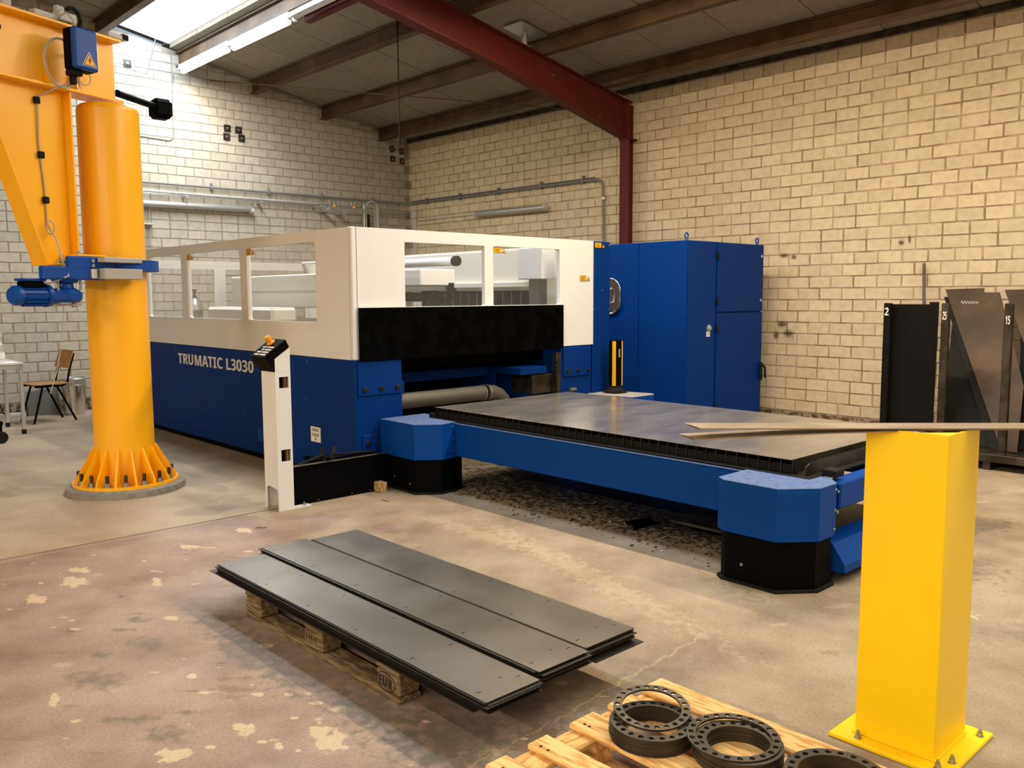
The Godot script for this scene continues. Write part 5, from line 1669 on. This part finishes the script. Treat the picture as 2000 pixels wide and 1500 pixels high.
func build_pine() -> void:
	M.ring = tri_tex(mat(rgb(74, 69, 62), 0.45, 0.6), ntex(0.01, Color(0.8, 0.8, 0.8), Color(1, 1, 1), 4, 256, 95), Vector3(2, 2, 2))
	var t := thing("pine_pallet", Vector3(1.9, 0, -1.35), "fresh pale pine pallet in the foreground carrying the flange rings", "pallet")
	for x in [1.505, 1.672, 1.85, 2.03, 2.20]:
		obj("deck_board", G.new().box(Vector3(x, 0.118, -1.742), Vector3(x + 0.085 + (0.03 if x > 1.84 else 0.0), 0.138, -0.62), 0.006), M.pine, t)
	for z in [-1.735, -1.2, -0.72]:
		obj("cross_board", G.new().box(Vector3(1.48, 0.098, z), Vector3(2.33, 0.118, z + 0.095), 0.004), M.pine_cross, t)
		for x in [1.5, 1.86, 2.22]:
			obj("block", G.new().box(Vector3(x, 0.02, z + 0.003), Vector3(x + 0.09, 0.098, z + 0.092), 0.005), M.pine, t)
	for x in [1.5, 1.86, 2.22]:
		obj("bottom_board", G.new().box(Vector3(x - 0.005, 0.0, -1.735), Vector3(x + 0.095, 0.02, -0.62), 0.004), M.pine, t)
	for q in [[1.69, -1.70], [1.69, -1.67], [1.88, -1.70], [1.88, -1.68], [1.53, -1.69]]:
		obj("nail", G.new().lathe(Vector3(q[0], 0.138, q[1]), [Vector2(0.005, 0.0), Vector2(0.004, 0.0012), Vector2(0.0, 0.0014)], 7), M.rubber, t)
	# stacks of drilled flange rings
	var A := Vector3(1.972, 0.1385, -1.515)
	for k in 8:
		var off := Vector3(sin(k * 2.1) * 0.002, k * 0.0062, cos(k * 1.7) * 0.002)
		flange(A + off, 0.092, 0.125, Basis(Vector3.UP, k * 0.03), ("top dark flange ring of the left stack, under the leaning ring" if k == 7 else "dark flange ring of the left stack on the pine pallet, %s from the bottom" % ORD[k]), "flange rings in the left stack")
	flange(A + Vector3(0.036, 0.064, -0.028), 0.09, 0.116, Basis(Vector3(0.75, 0, 0.68).normalized(), 0.13) * Basis(Vector3.UP, 0.1), "loose thin flange ring leaning on top of the left stack", "", 22)
	var B := Vector3(2.053, 0.1385, -1.27)
	for k in 8:
		flange(B + Vector3(cos(k * 2.3) * 0.002, k * 0.0062, sin(k * 1.9) * 0.002), 0.088, 0.125, Basis(Vector3.UP, k * 0.04), ("top dark flange ring of the middle stack" if k == 7 else "dark flange ring of the middle stack on the pine pallet, %s from the bottom" % ORD[k]), "flange rings in the middle stack")
	flange(B + Vector3(0.004, 0.0505, -0.018), 0.106, 0.132, Basis(Vector3(0.7, 0, 0.7).normalized(), 0.02), "wider flange ring laid over the middle stack", "", 22)
	var D := Vector3(2.10, 0.1385, -1.0)
	for k in 7:
		flange(D + Vector3(sin(k * 1.3) * 0.002, k * 0.0062, 0), 0.100, 0.135, Basis(Vector3.UP, k * 0.04), ("top flange ring of the right stack, cut by the frame" if k == 6 else "dark flange ring of the right stack on the pine pallet, %s from the bottom" % ORD[k]), "flange rings in the right stack")


func build_rack() -> void:
	var t := thing("sheet_rack", Vector3(8.15, 0, -2.8), "dark steel rack with chalk marked uprights along the brick wall", "rack")
	obj("front_beam", G.new().box(Vector3(7.62, 0.07, -3.5), Vector3(7.70, 0.135, -1.4), 0.005), M.dark_steel, t)
	obj("rear_beam", G.new().box(Vector3(8.55, 0.07, -3.5), Vector3(8.63, 0.135, -1.4), 0.005), M.dark_steel, t)
	for z in [-3.4, -2.46, -1.5]:
		obj("foot_beam", G.new().box(Vector3(7.64, 0.0, z - 0.03), Vector3(8.61, 0.07, z + 0.03), 0.004), M.dark_steel, t)
	obj("shelf_plate", G.new().box(Vector3(7.70, 0.115, -3.48), Vector3(8.55, 0.125, -1.42)), M.dark_steel, t)
	M.black_plate = mat(rgb(17, 16, 15), 0.5, 0.1, 0.25)
	var k := 0
	for z in [-3.36, -2.865, -2.375, -1.7]:
		var g := G.new()
		g.box(Vector3(7.705, 0.135, z - 0.03), Vector3(7.76, 1.37, z + 0.03), 0.006)
		var u := obj("upright", g, M.dark_steel if k else M.black_plate, t)
		g = G.new()
		g.box(Vector3(7.70, 0.1355, z - 0.045), Vector3(7.64, 0.143, z + 0.045), 0.002)
		obj("gusset", g, M.dark_steel, u)
		if k < 3:
			text("chalk_mark", ["2", "25", "15"][k], Vector3(7.7045, 1.26 - 0.03 * k, z - 0.018), Vector3.BACK, Vector3.LEFT, 0.034, 0.07, M.chalk, u, 0.001)
		k += 1
	# plates stored in the rack
	var lean := func(called: String, pts: Array, x0: float, x1: float, y0: float, y1: float, th: float, m: Material, label: String):
		# pts: (z, height) outline; the plate leans from x0 at the foot to x1 at the head
		var g := G.new()
		var up := Vector3(x1 - x0, y1 - y0, 0).normalized()
		var nrm := Vector3(-up.y, up.x, 0)
		g.prism(pts, Vector3(x0, y0, 0), Vector3.BACK, up, nrm * th)
		return tag(obj(called, g, m), label, "steel plate", "plates stored in the rack")
	lean.call("steel_plate", [Vector2(-3.395, 0.0), Vector2(-3.375, 1.225), Vector2(-3.03, 1.225), Vector2(-3.03, 1.245), Vector2(-2.95, 1.245), Vector2(-2.945, 0.0)], 7.768, 7.80, 0.135, 1.37, 0.004, M.black_plate, "upright dark plate between the first two rack uprights")
	var a: Node = lean.call("steel_plate", [Vector2(-2.42, 0.0), Vector2(-3.20, 1.54), Vector2(-2.86, 1.55), Vector2(-2.85, 1.505), Vector2(-2.72, 1.505), Vector2(-2.36, 0.6), Vector2(-2.30, 0.0)], 7.86, 8.62, 0.135, 1.54, 0.005, M.plate, "large brownish steel plate slanting against the wall with chalk writing")
	lean.call("steel_plate", [Vector2(-2.52, 0.0), Vector2(-3.21, 1.46), Vector2(-3.0, 1.46), Vector2(-2.4, 0.0)], 7.90, 8.64, 0.135, 1.5, 0.005, M.black_plate, "narrow dark plate just behind the large slanting plate")
	lean.call("steel_plate", [Vector2(-2.96, 0.0), Vector2(-3.12, 1.30), Vector2(-2.8, 1.30), Vector2(-2.5, 0.0)], 7.95, 8.66, 0.135, 1.35, 0.005, M.black_plate, "dark plate deep in the rack, widened to fill the shadow behind the second upright")  # near black and widened to stand for shadow between the plates
	lean.call("steel_plate", [Vector2(-1.95, 0.0), Vector2(-2.68, 1.52), Vector2(-1.6, 1.55), Vector2(-1.3, 0.0)], 7.86, 8.60, 0.135, 1.54, 0.005, M.plate, "steel plate at the right edge of the photo leaning on the wall")
	lean.call("steel_plate", [Vector2(-2.33, 0.0), Vector2(-2.55, 1.25), Vector2(-1.6, 1.25), Vector2(-1.5, 0.0)], 8.0, 8.66, 0.135, 1.3, 0.005, M.black_plate, "dark plate behind the third upright at the right edge")

	var up := Vector3(0.76, 1.405, 0).normalized()
	var s := Vector3(7.86, 0.135, 0) + up * 1.40 + Vector3(0, 0, -3.03) + Vector3(-up.y, up.x, 0) * 0.0052
	var scr := []
	var out := Vector3(-up.y, up.x, 0)
	for i in 40:
		var f := i / 39.0
		scr.append(s + Vector3.BACK * (f * 0.15) + up * (sin(f * 38.0) * 0.018 * (1.0 - 0.4 * f)) + out * 0.001)
	obj("chalk_scribble", G.new().tube(scr, 0.0022, 4), M.chalk, a)
	var g := G.new()
	g.tube([Vector3(8.28, 0.13, -3.22), Vector3(8.70, 1.745, -3.45)], 0.014, 10)
	tag(obj("steel_rod", g, M.dark_steel), "thin dark steel rod standing in the rack behind the first plate", "rod")


func build_wall_gear() -> void:
	# square anchor plates
	var mid := "dark square anchor plate of the middle cluster on the gable wall, %s"
	var cor := "dark square anchor plate near the room corner, %s"
	for q in [[5.579, 3.836, 0.0, mid % "upper left"], [5.748, 3.833, 0.0, mid % "upper right"], [5.567, 3.718, 0.0, mid % "lower left"], [5.79, 3.722, 0.0, mid % "lower right"], [4.241, 4.497, 0.0, "lone square anchor plate high on the gable wall beside the yellow arm"], [8.41, 3.86, 0.35, cor % "upper left, tilted"], [8.60, 3.84, 0.1, cor % "upper right"], [8.42, 3.70, 0.0, cor % "lower left"], [8.61, 3.68, 0.0, cor % "lower right"]]:
		var c := Vector3(q[0], q[1], ZB + 0.008)
		var t := thing("anchor_plate", c, q[3], "anchor plate", "anchor plates on the gable wall")
		var g := G.new()
		g.xf = Transform3D(Basis(Vector3.BACK, q[2]), c)
		g.box(Vector3(-0.05, -0.05, 0), Vector3(0.05, 0.05, 0.01), 0.003)
		obj("plate", g, M.purlin if q[0] > 8 else M.dark_steel, t)
		obj("nut", G.new().lathe(c + Vector3(0, 0, 0.01), [Vector2(0.018, 0.0), Vector2(0.018, 0.012), Vector2(0.008, 0.013), Vector2(0.008, 0.028), Vector2(0.0, 0.028)], 6, Basis(Vector3.RIGHT, PI / 2)), M.steel, t)
	# wall lamps, unlit
	var a := thing("wall_lamp", Vector3(5.1, 2.7, ZB + 0.05), "long unlit tube lamp with clear cover on the gable wall", "lamp", "unlit wall lamps")
	obj("cover", G.new().tube([Vector3(4.25, 2.70, ZB + 0.075), Vector3(5.88, 2.715, ZB + 0.075)], 0.045, 14), M.zinc, a)
	for x in [4.25, 5.85]:
		obj("end_cap", G.new().tube([Vector3(x, 2.70, ZB + 0.075), Vector3(x + 0.045, 2.70, ZB + 0.075)], 0.048, 14), M.grey_plastic, a)
	obj("back_plate", G.new().box(Vector3(4.3, 2.675, ZB + 0.006), Vector3(5.85, 2.735, ZB + 0.035), 0.004), M.grey_plastic, a)
	var b := thing("wall_lamp", Vector3(XR - 0.05, 2.69, -9.4), "unlit tube lamp on the long brick wall left of the red column", "lamp", "unlit wall lamps")
	obj("cover", G.new().tube([Vector3(XR - 0.075, 2.695, -10.14), Vector3(XR - 0.075, 2.68, -8.62)], 0.042, 14), M.zinc, b)
	for z in [-10.15, -8.65]:
		obj("end_cap", G.new().tube([Vector3(XR - 0.075, 2.69, z), Vector3(XR - 0.075, 2.69, z + 0.04)], 0.046, 14), M.grey_plastic, b)
	obj("back_plate", G.new().box(Vector3(XR - 0.035, 2.66, -10.1), Vector3(XR - 0.006, 2.72, -8.65), 0.004), M.grey_plastic, b)
	# conduits
	var t := thing("conduit_run", Vector3(6.6, 2.98, ZB + 0.04), "dark grey conduit along the gable wall and round the corner with wall clips", "conduit")
	obj("conduit", G.new().tube([Vector3(4.2, 2.985, ZB + 0.045), Vector3(XR - 0.15, 2.99, ZB + 0.045), Vector3(XR - 0.06, 2.99, ZB + 0.08), Vector3(XR - 0.045, 2.99, ZB + 0.2), Vector3(XR - 0.045, 2.975, -7.72), Vector3(XR - 0.04, 2.95, -7.63), Vector3(XR - 0.035, 2.86, -7.60), Vector3(XR - 0.035, 1.6, -7.57)], 0.016, 10), M.conduit, t)
	obj("conduit", G.new().tube([Vector3(XR - 0.03, 3.025, ZB + 0.1), Vector3(XR - 0.03, 3.008, -7.75)], 0.008, 8), M.conduit, t)
	for x in [5.3, 6.17, 7.05, 8.0]:
		obj("pipe_clip", G.new().box(Vector3(x - 0.012, 2.955, ZB + 0.006), Vector3(x + 0.012, 3.045, ZB + 0.066), 0.004), M.conduit, t)
	for z in [-11.4, -10.55, -9.65, -8.75, -7.95]:
		obj("pipe_clip", G.new().box(Vector3(XR - 0.066, 2.945, z - 0.012), Vector3(XR - 0.006, 3.05, z + 0.012), 0.004), M.conduit, t)
	obj("pipe_clip", G.new().box(Vector3(XR - 0.06, 2.70, -7.62), Vector3(XR - 0.006, 2.74, -7.56), 0.004), M.zinc, t)
	var lead := thing("lamp_cable_duct", Vector3(XR - 0.02, 2.2, -11.0), "narrow white cable duct rising in the corner to the wall lamp", "cable duct")
	obj("duct", G.new().box(Vector3(XR - 0.03, 2.695, -11.68), Vector3(XR - 0.006, 2.715, -10.19), 0.003), M.grey_plastic, lead)
	obj("duct", G.new().box(Vector3(XR - 0.05, 1.2, -11.78), Vector3(XR - 0.006, 2.74, -11.70), 0.005), M.grey_plastic, lead)
	obj("junction_box", G.new().box(Vector3(XR - 0.07, 2.74, -11.8), Vector3(XR - 0.006, 2.86, -11.68), 0.008), M.grey_plastic, lead)
	# wire mesh cable trays
	var w := thing("cable_tray", Vector3(6.0, 2.85, ZB + 0.1), "wire mesh cable tray running along the gable wall above the wall lamp", "cable tray")
	tray(w, Vector3(4.15, 2.84, ZB + 0.02), Vector3.RIGHT, Vector3.BACK, 2.84, 0.12, 0.06, 0.1)
	obj("tray_cable", G.new().tube([Vector3(4.2, 2.865, ZB + 0.09), Vector3(6.99, 2.865, ZB + 0.09)], 0.018, 8), M.cable, w)
	for x in [4.9, 6.0, 6.9]:
		obj("tray_bracket", G.new().box(Vector3(x - 0.015, 2.805, ZB + 0.006), Vector3(x + 0.015, 2.835, ZB + 0.16), 0.003), M.zinc, w)
	w = thing("cable_tray", Vector3(7.5, 2.8, -11.3), "galvanised tray arm sticking out from the gable wall over the machine", "cable tray")
	var g := G.new()
	g.box(Vector3(7.02, 2.755, ZB + 0.02), Vector3(7.06, 2.80, ZB + 0.28), 0.003)
	g.box(Vector3(7.06, 2.765, ZB + 0.2), Vector3(7.75, 2.815, ZB + 0.24), 0.003)
	obj("support_rail", g, M.zinc, w)
	obj("support_foot", G.new().box(Vector3(7.30, 2.72, ZB + 0.02), Vector3(7.36, 2.765, ZB + 0.24), 0.003), M.zinc, w)
	tray(w, Vector3(7.03, 2.82, ZB + 0.06), Vector3.RIGHT, Vector3.BACK, 0.78, 0.24, 0.10, 0.075)
	for x in [7.12, 7.47]:
		obj("yellow_plug", G.new().lathe(Vector3(x, 2.81, ZB + 0.31), [Vector2(0.0, 0.0), Vector2(0.022, 0.008), Vector2(0.022, 0.034), Vector2(0.0, 0.042)], 10), M.knob, w)
	for q in [[7.72, 0.02, M.zinc], [7.76, 0.012, M.cable], [7.80, 0.022, M.rubber], [7.92, 0.012, M.cable], [7.985, 0.02, M.zinc]]:
		var top: float = 2.90 if q[2] != M.rubber else 2.75
		obj("riser", G.new().tube([Vector3(q[0], 1.7, ZB + 0.2), Vector3(q[0], top, ZB + 0.2)], q[1], 8), q[2], w)
	var pts := []
	for i in 9:
		var r := PI * i / 8
		pts.append(Vector3(7.84 - cos(r) * 0.10, 2.86 + sin(r) * 0.09, ZB + 0.24))
	pts.append(Vector3(7.95, 1.75, ZB + 0.24))
	obj("cable_bend", G.new().tube(pts, 0.016, 8), M.cable, w)
	w = thing("cable_tray", Vector3(8.4, 2.82, ZB + 0.1), "short wire mesh cable tray on the gable wall reaching the room corner", "cable tray")
	tray(w, Vector3(8.08, 2.80, ZB + 0.02), Vector3.RIGHT, Vector3.BACK, 0.62, 0.1, 0.05, 0.06)
	w = thing("cable_tray", Vector3(4.38, 1.2, ZB + 0.06), "upright wire mesh cable ladder on the gable wall behind the yellow column", "cable tray")
	tray(w, Vector3(4.33, 0.7, ZB + 0.03), Vector3.UP, Vector3.RIGHT, 2.0, 0.09, 0.05, 0.1)
	for y in [1.9, 2.42]:
		obj("tray_bracket", G.new().box(Vector3(4.30, y, ZB + 0.006), Vector3(4.46, y + 0.025, ZB + 0.09), 0.003), M.zinc, w)
	# gas cylinder behind the machine
	var c := Vector3(4.83, 0, -11.5)
	var cy := thing("gas_cylinder", c, "silver topped gas cylinder standing behind the machine, seen through its window", "gas cylinder")
	obj("bottle", G.new().lathe(c, [Vector2(0.0, 0.0), Vector2(0.1, 0.0), Vector2(0.105, 0.02), Vector2(0.105, 1.28), Vector2(0.095, 1.35), Vector2(0.06, 1.43), Vector2(0.0, 1.44)], 20), M.duct, cy)
	obj("shoulder", G.new().lathe(c, [Vector2(0.106, 1.27), Vector2(0.107, 1.285), Vector2(0.097, 1.355), Vector2(0.062, 1.435), Vector2(0.05, 1.44)], 20), M.zinc, cy)
	obj("valve", G.new().lathe(c, [Vector2(0.03, 1.43), Vector2(0.03, 1.47), Vector2(0.018, 1.48), Vector2(0.018, 1.53), Vector2(0.035, 1.535), Vector2(0.035, 1.56), Vector2(0.0, 1.56)], 10), M.dark_steel, cy)


func tray(w: Node, o: Vector3, d: Vector3, s: Vector3, l: float, wide: float, deep: float, step: float) -> void:
	var up := s.cross(d)
	if up.y < 0 or up.z < 0:
		up = -up
	var g := G.new()
	for k in 4:
		g.tube([o + s * wide * k / 3.0, o + s * wide * k / 3.0 + d * l], 0.003, 5)
	for k in [0, 1]:
		g.tube([o + s * wide * k + up * deep * 0.8, o + s * wide * k + up * deep * 0.8 + d * l], 0.003, 5)
	obj("side_wire", g, M.zinc, w)
	var n := int(l / step)
	for k in n + 1:
		var p := o + d * (l * k / n)
		g = G.new()
		g.tube([p + up * deep, p, p + s * wide, p + s * wide + up * deep], 0.0028, 5)
		obj("cross_wire", g, M.zinc, w)


func build_corner() -> void:
	# small table with bottle at the left edge
	var t := thing("table", Vector3(2.0, 0, -10.6), "light grey tubular steel table at the left edge of the photo", "table")
	obj("table_top", G.new().box(Vector3(1.15, 0.745, -11.0), Vector3(2.42, 0.77, -10.24), 0.004), M.grey_plastic, t)
	obj("apron", G.new().box(Vector3(1.17, 0.70, -10.98), Vector3(2.41, 0.744, -10.25), 0.003), M.grey_paint, t)
	for q in [[2.39, -10.27], [2.39, -10.96], [1.19, -10.27], [1.19, -10.96]]:
		var l := obj("leg", G.new().box(Vector3(q[0] - 0.017, 0.05, q[1] - 0.017), Vector3(q[0] + 0.017, 0.70, q[1] + 0.017), 0.003), M.grey_paint, t)
		obj("foot_cap", G.new().box(Vector3(q[0] - 0.021, 0.0, q[1] - 0.021), Vector3(q[0] + 0.021, 0.05, q[1] + 0.021), 0.004), M.rubber, l)
	var g := G.new()
	g.box(Vector3(2.17, 0.7701, -10.45), Vector3(2.36, 0.773, -10.25))
	tag(obj("paper_sheet", g, M.paper), "white paper sheet on the corner of the grey table", "paper")
	g = G.new()
	g.box(Vector3(2.02, 0.7702, -10.32), Vector3(2.18, 0.785, -10.26), 0.006)
	tag(obj("phone", g, M.black), "flat black object beside the bottle on the grey table", "phone")
	var c := Vector3(2.22, 0.7731, -10.33)
	var b := thing("bottle", c, "clear plastic water bottle with yellow cap on the grey table", "bottle")
	obj("body", G.new().lathe(c, [Vector2(0.0, 0.0), Vector2(0.04, 0.002), Vector2(0.044, 0.02), Vector2(0.044, 0.12), Vector2(0.04, 0.13), Vector2(0.044, 0.14), Vector2(0.042, 0.19), Vector2(0.022, 0.22), Vector2(0.024, 0.25), Vector2(0.036, 0.275), Vector2(0.030, 0.31), Vector2(0.014, 0.335), Vector2(0.014, 0.345)], 20), M.bottle, b)
	obj("label", G.new().lathe(c, [Vector2(0.0455, 0.04), Vector2(0.0455, 0.115)], 20), M.bottle_label, b) if M.has("bottle_label") else obj("label", G.new().lathe(c, [Vector2(0.0455, 0.045), Vector2(0.0455, 0.11)], 20), M.paper, b)
	obj("cap", G.new().lathe(c, [Vector2(0.017, 0.342), Vector2(0.017, 0.362), Vector2(0.0, 0.364)], 14), M.label_yellow, b)
	# chair
	var ch := thing("chair", Vector3(2.85, 0, -11.15), "wooden school chair on black splayed steel legs beside the table", "chair")
	g = G.new()
	var yaw := Transform3D(Basis(Vector3.UP, 0.12), Vector3(2.85, 0, -11.15))
	g.xf = yaw
	g.box(Vector3(-0.21, 0.445, -0.19), Vector3(0.21, 0.458, 0.19), 0.006)
	obj("seat", g, M.ply, ch)
	g = G.new()
	g.xf = yaw
	g.prism([Vector2(0.185, 0.63), Vector2(0.255, 0.835), Vector2(0.266, 0.832), Vector2(0.197, 0.626)], Vector3(0, 0, -0.19), Vector3.RIGHT, Vector3.UP, Vector3(0, 0, 0.38))
	obj("backrest", g, M.ply, ch)
	for s in [-0.165, 0.165]:
		obj("back_post", G.new().tube([yaw * Vector3(-0.18, 0.43, s), yaw * Vector3(0.12, 0.425, s), yaw * Vector3(0.18, 0.455, s), yaw * Vector3(0.21, 0.60, s), yaw * Vector3(0.27, 0.80, s)], 0.013, 8), M.black, ch)
		obj("leg", G.new().tube([yaw * Vector3(-0.10, 0.425, s), yaw * Vector3(-0.22, 0.005, s * 1.15)], 0.012, 8), M.black, ch)
		obj("leg", G.new().tube([yaw * Vector3(0.06, 0.425, s), yaw * Vector3(0.25, 0.005, s * 1.15)], 0.012, 8), M.black, ch)
	obj("cross_rail", G.new().tube([yaw * Vector3(-0.1, 0.425, -0.165), yaw * Vector3(-0.1, 0.425, 0.165)], 0.012, 8), M.black, ch)
	obj("cross_rail", G.new().tube([yaw * Vector3(0.06, 0.425, -0.165), yaw * Vector3(0.06, 0.425, 0.165)], 0.012, 8), M.black, ch)
	# bin
	c = Vector3(3.28, 0, -11.58)
	var bi := thing("waste_bin", c, "silver metal waste bin by the wall behind the wooden chair", "bin")
	obj("body", G.new().lathe(c, [Vector2(0.0, 0.0), Vector2(0.115, 0.0), Vector2(0.118, 0.01), Vector2(0.14, 0.36), Vector2(0.148, 0.365), Vector2(0.148, 0.375), Vector2(0.14, 0.38), Vector2(0.0, 0.34)], 28), M.chrome, bi)
	obj("liner", G.new().lathe(c, [Vector2(0.141, 0.38), Vector2(0.143, 0.45), Vector2(0.135, 0.462), Vector2(0.13, 0.45), Vector2(0.13, 0.37)], 28), M.zinc, bi)
	g = G.new()
	g.prism([Vector2(0.0, 0.0), Vector2(0.36, 0.0), Vector2(0.36, 0.34), Vector2(0.0, 0.30)], Vector3(2.80, 0.0, -11.78), Vector3(1, 0, 0.05).normalized(), Vector3(0, 0.98, -0.2).normalized(), Vector3(0, 0.003, 0.012))
	tag(obj("cardboard_sheet", g, M.duct), "flat grey brown board leaning on the wall behind the chair", "board")
	g = G.new()
	g.box(Vector3(2.40, 0.0, -11.85), Vector3(2.78, 0.05, -11.79), 0.006)
	tag(obj("power_strip", g, M.grey_plastic), "white power strip on the floor by the wall under the table", "power strip")
	for q in [[2.45, 0.2, "first"], [2.56, 0.26, "second"]]:
		var pts := []
		for i in 9:
			var f := i / 8.0
			pts.append(Vector3(q[0] - 0.25 + 0.25 * f, 0.01 + q[1] * sin(PI * minf(f * 1.15, 1.0)) + 0.05 * f, -11.74 - 0.04 * f))
		tag(obj("cord", G.new().tube(pts, 0.008, 6), M.rubber), "black mains cord looping to the power strip, %s from the left" % q[2], "cord")
	# trolley wheel just inside the left edge
	c = Vector3(2.06, 0.06, -9.75)
	var wh := thing("caster_trolley", Vector3(1.9, 0, -9.75), "black trolley with a caster wheel cut by the left edge of the photo", "trolley")
	obj("wheel", G.new().tube([c - Vector3(0.0, 0, 0.02), c + Vector3(0.0, 0, 0.02)], 0.06, 18), M.rubber, wh)
	obj("fork", G.new().box(c + Vector3(-0.02, 0.0, -0.035), c + Vector3(0.02, 0.14, -0.025), 0.004), M.black, wh)
	obj("frame", G.new().box(Vector3(1.6, 0.19, -9.82), Vector3(2.07, 0.23, -9.68), 0.008), M.black, wh)


func build_bits() -> void:
	# floor drain cap
	var c := Vector3(4.40, 0.0005, -2.13) + Vector3(0.0, 0, 0.0)
	var g := G.new()
	g.lathe(Vector3(4.40, 0, -2.13), [Vector2(0.062, 0.0), Vector2(0.06, 0.006), Vector2(0.05, 0.008), Vector2(0.0, 0.007)], 24)
	tag(obj("drain_cap", g, M.rubber), "round dark drain cap in the floor behind the near table foot", "drain cap")
	# V shaped offcut under the table
	g = G.new()
	g.xf = Transform3D(Basis(Vector3.UP, 0.9), Vector3(4.2, 0.01, -3.36))
	g.prism([Vector2(-0.12, -0.10), Vector2(-0.02, -0.10), Vector2(0.0, 0.1), Vector2(-0.06, 0.1)], Vector3.ZERO, Vector3.RIGHT, Vector3(0, 0.25, 0.97).normalized(), Vector3(0, 0.005, 0))
	g.prism([Vector2(0.02, -0.10), Vector2(0.13, -0.10), Vector2(0.05, 0.1), Vector2(0.005, 0.1)], Vector3.ZERO, Vector3.RIGHT, Vector3(0, 0.25, 0.97).normalized(), Vector3(0, 0.005, 0))
	tag(obj("sheet_offcut", g, M.flap), "black V shaped sheet offcut lying in the dirt under the shuttle table", "offcut")
	# slag and dirt crumbs: nobody could count them
	rng.seed = 33
	var m := G.new()
	m.lathe(Vector3.ZERO, [Vector2(0.0, 0.0), Vector2(0.7, 0.1), Vector2(1.0, 0.5), Vector2(0.6, 0.95), Vector2(0.0, 1.1)], 5)
	var mm := MultiMesh.new()
	mm.transform_format = MultiMesh.TRANSFORM_3D
	mm.use_colors = true
	mm.mesh = m.mesh(Vector3.ZERO)
	mm.instance_count = 1500
	for k in 1500:
		var p := Vector3(4.08 + absf(rng.randfn(0.0, 0.30)), 0, rng.randf_range(-5.0, -2.45))
		if k % 6 == 0:
			p.x = 4.0 + rng.randfn(0.0, 0.07)
		if k % 60 == 1:
			p = Vector3(rng.randf_range(2.6, 4.0), 0, rng.randf_range(-5.0, -1.6))
		var r := absf(rng.randfn(0.0045, 0.003)) + 0.0016
		if k % 60 == 1:
			r = 0.0022
		elif k % 90 == 0:
			r = 0.010
		mm.set_instance_transform(k, Transform3D(Basis(Vector3.UP, rng.randf() * 6).scaled(Vector3(r * rng.randf_range(0.7, 1.8), r * 0.7, r)), p))
		var v := rng.randf_range(0.012, 0.06)
		if k % 70 == 0:
			v = 0.5
		mm.set_instance_color(k, Color(v, v * 0.95, v * 0.88))
	var o := MultiMeshInstance3D.new()
	o.name = "slag_crumbs"
	o.multimesh = mm
	var cm := mat(Color.WHITE, 0.9)
	cm.vertex_color_use_as_albedo = true
	o.material_override = cm
	add_child(o)
	tag(o, "dark slag crumbs and dirt scattered on the floor under the shuttle table", "dirt", "", "stuff")
	# thin dark shavings on the floor
	var i := 0
	for q in [[2.42, -4.98, 0.5], [3.42, -5.05, 1.4], [4.05, -3.05, 0.2]]:
		g = G.new()
		var p := Vector3(q[0], 0.003, q[1])
		var d := Vector3(cos(q[2]), 0, sin(q[2]))
		g.tube([p, p + d * 0.02 + Vector3(0, 0.004, 0), p + d * 0.045 + Vector3(0, 0.0, 0.008), p + d * 0.07], 0.002, 5)
		tag(obj("metal_shaving", g, M.rubber), ["dark curled shaving on a pale paint chip left of the pallet", "dark wire shaving on the floor in front of the wood block", "dark twig like shaving beside the near table foot"][i], "shaving")
		i += 1
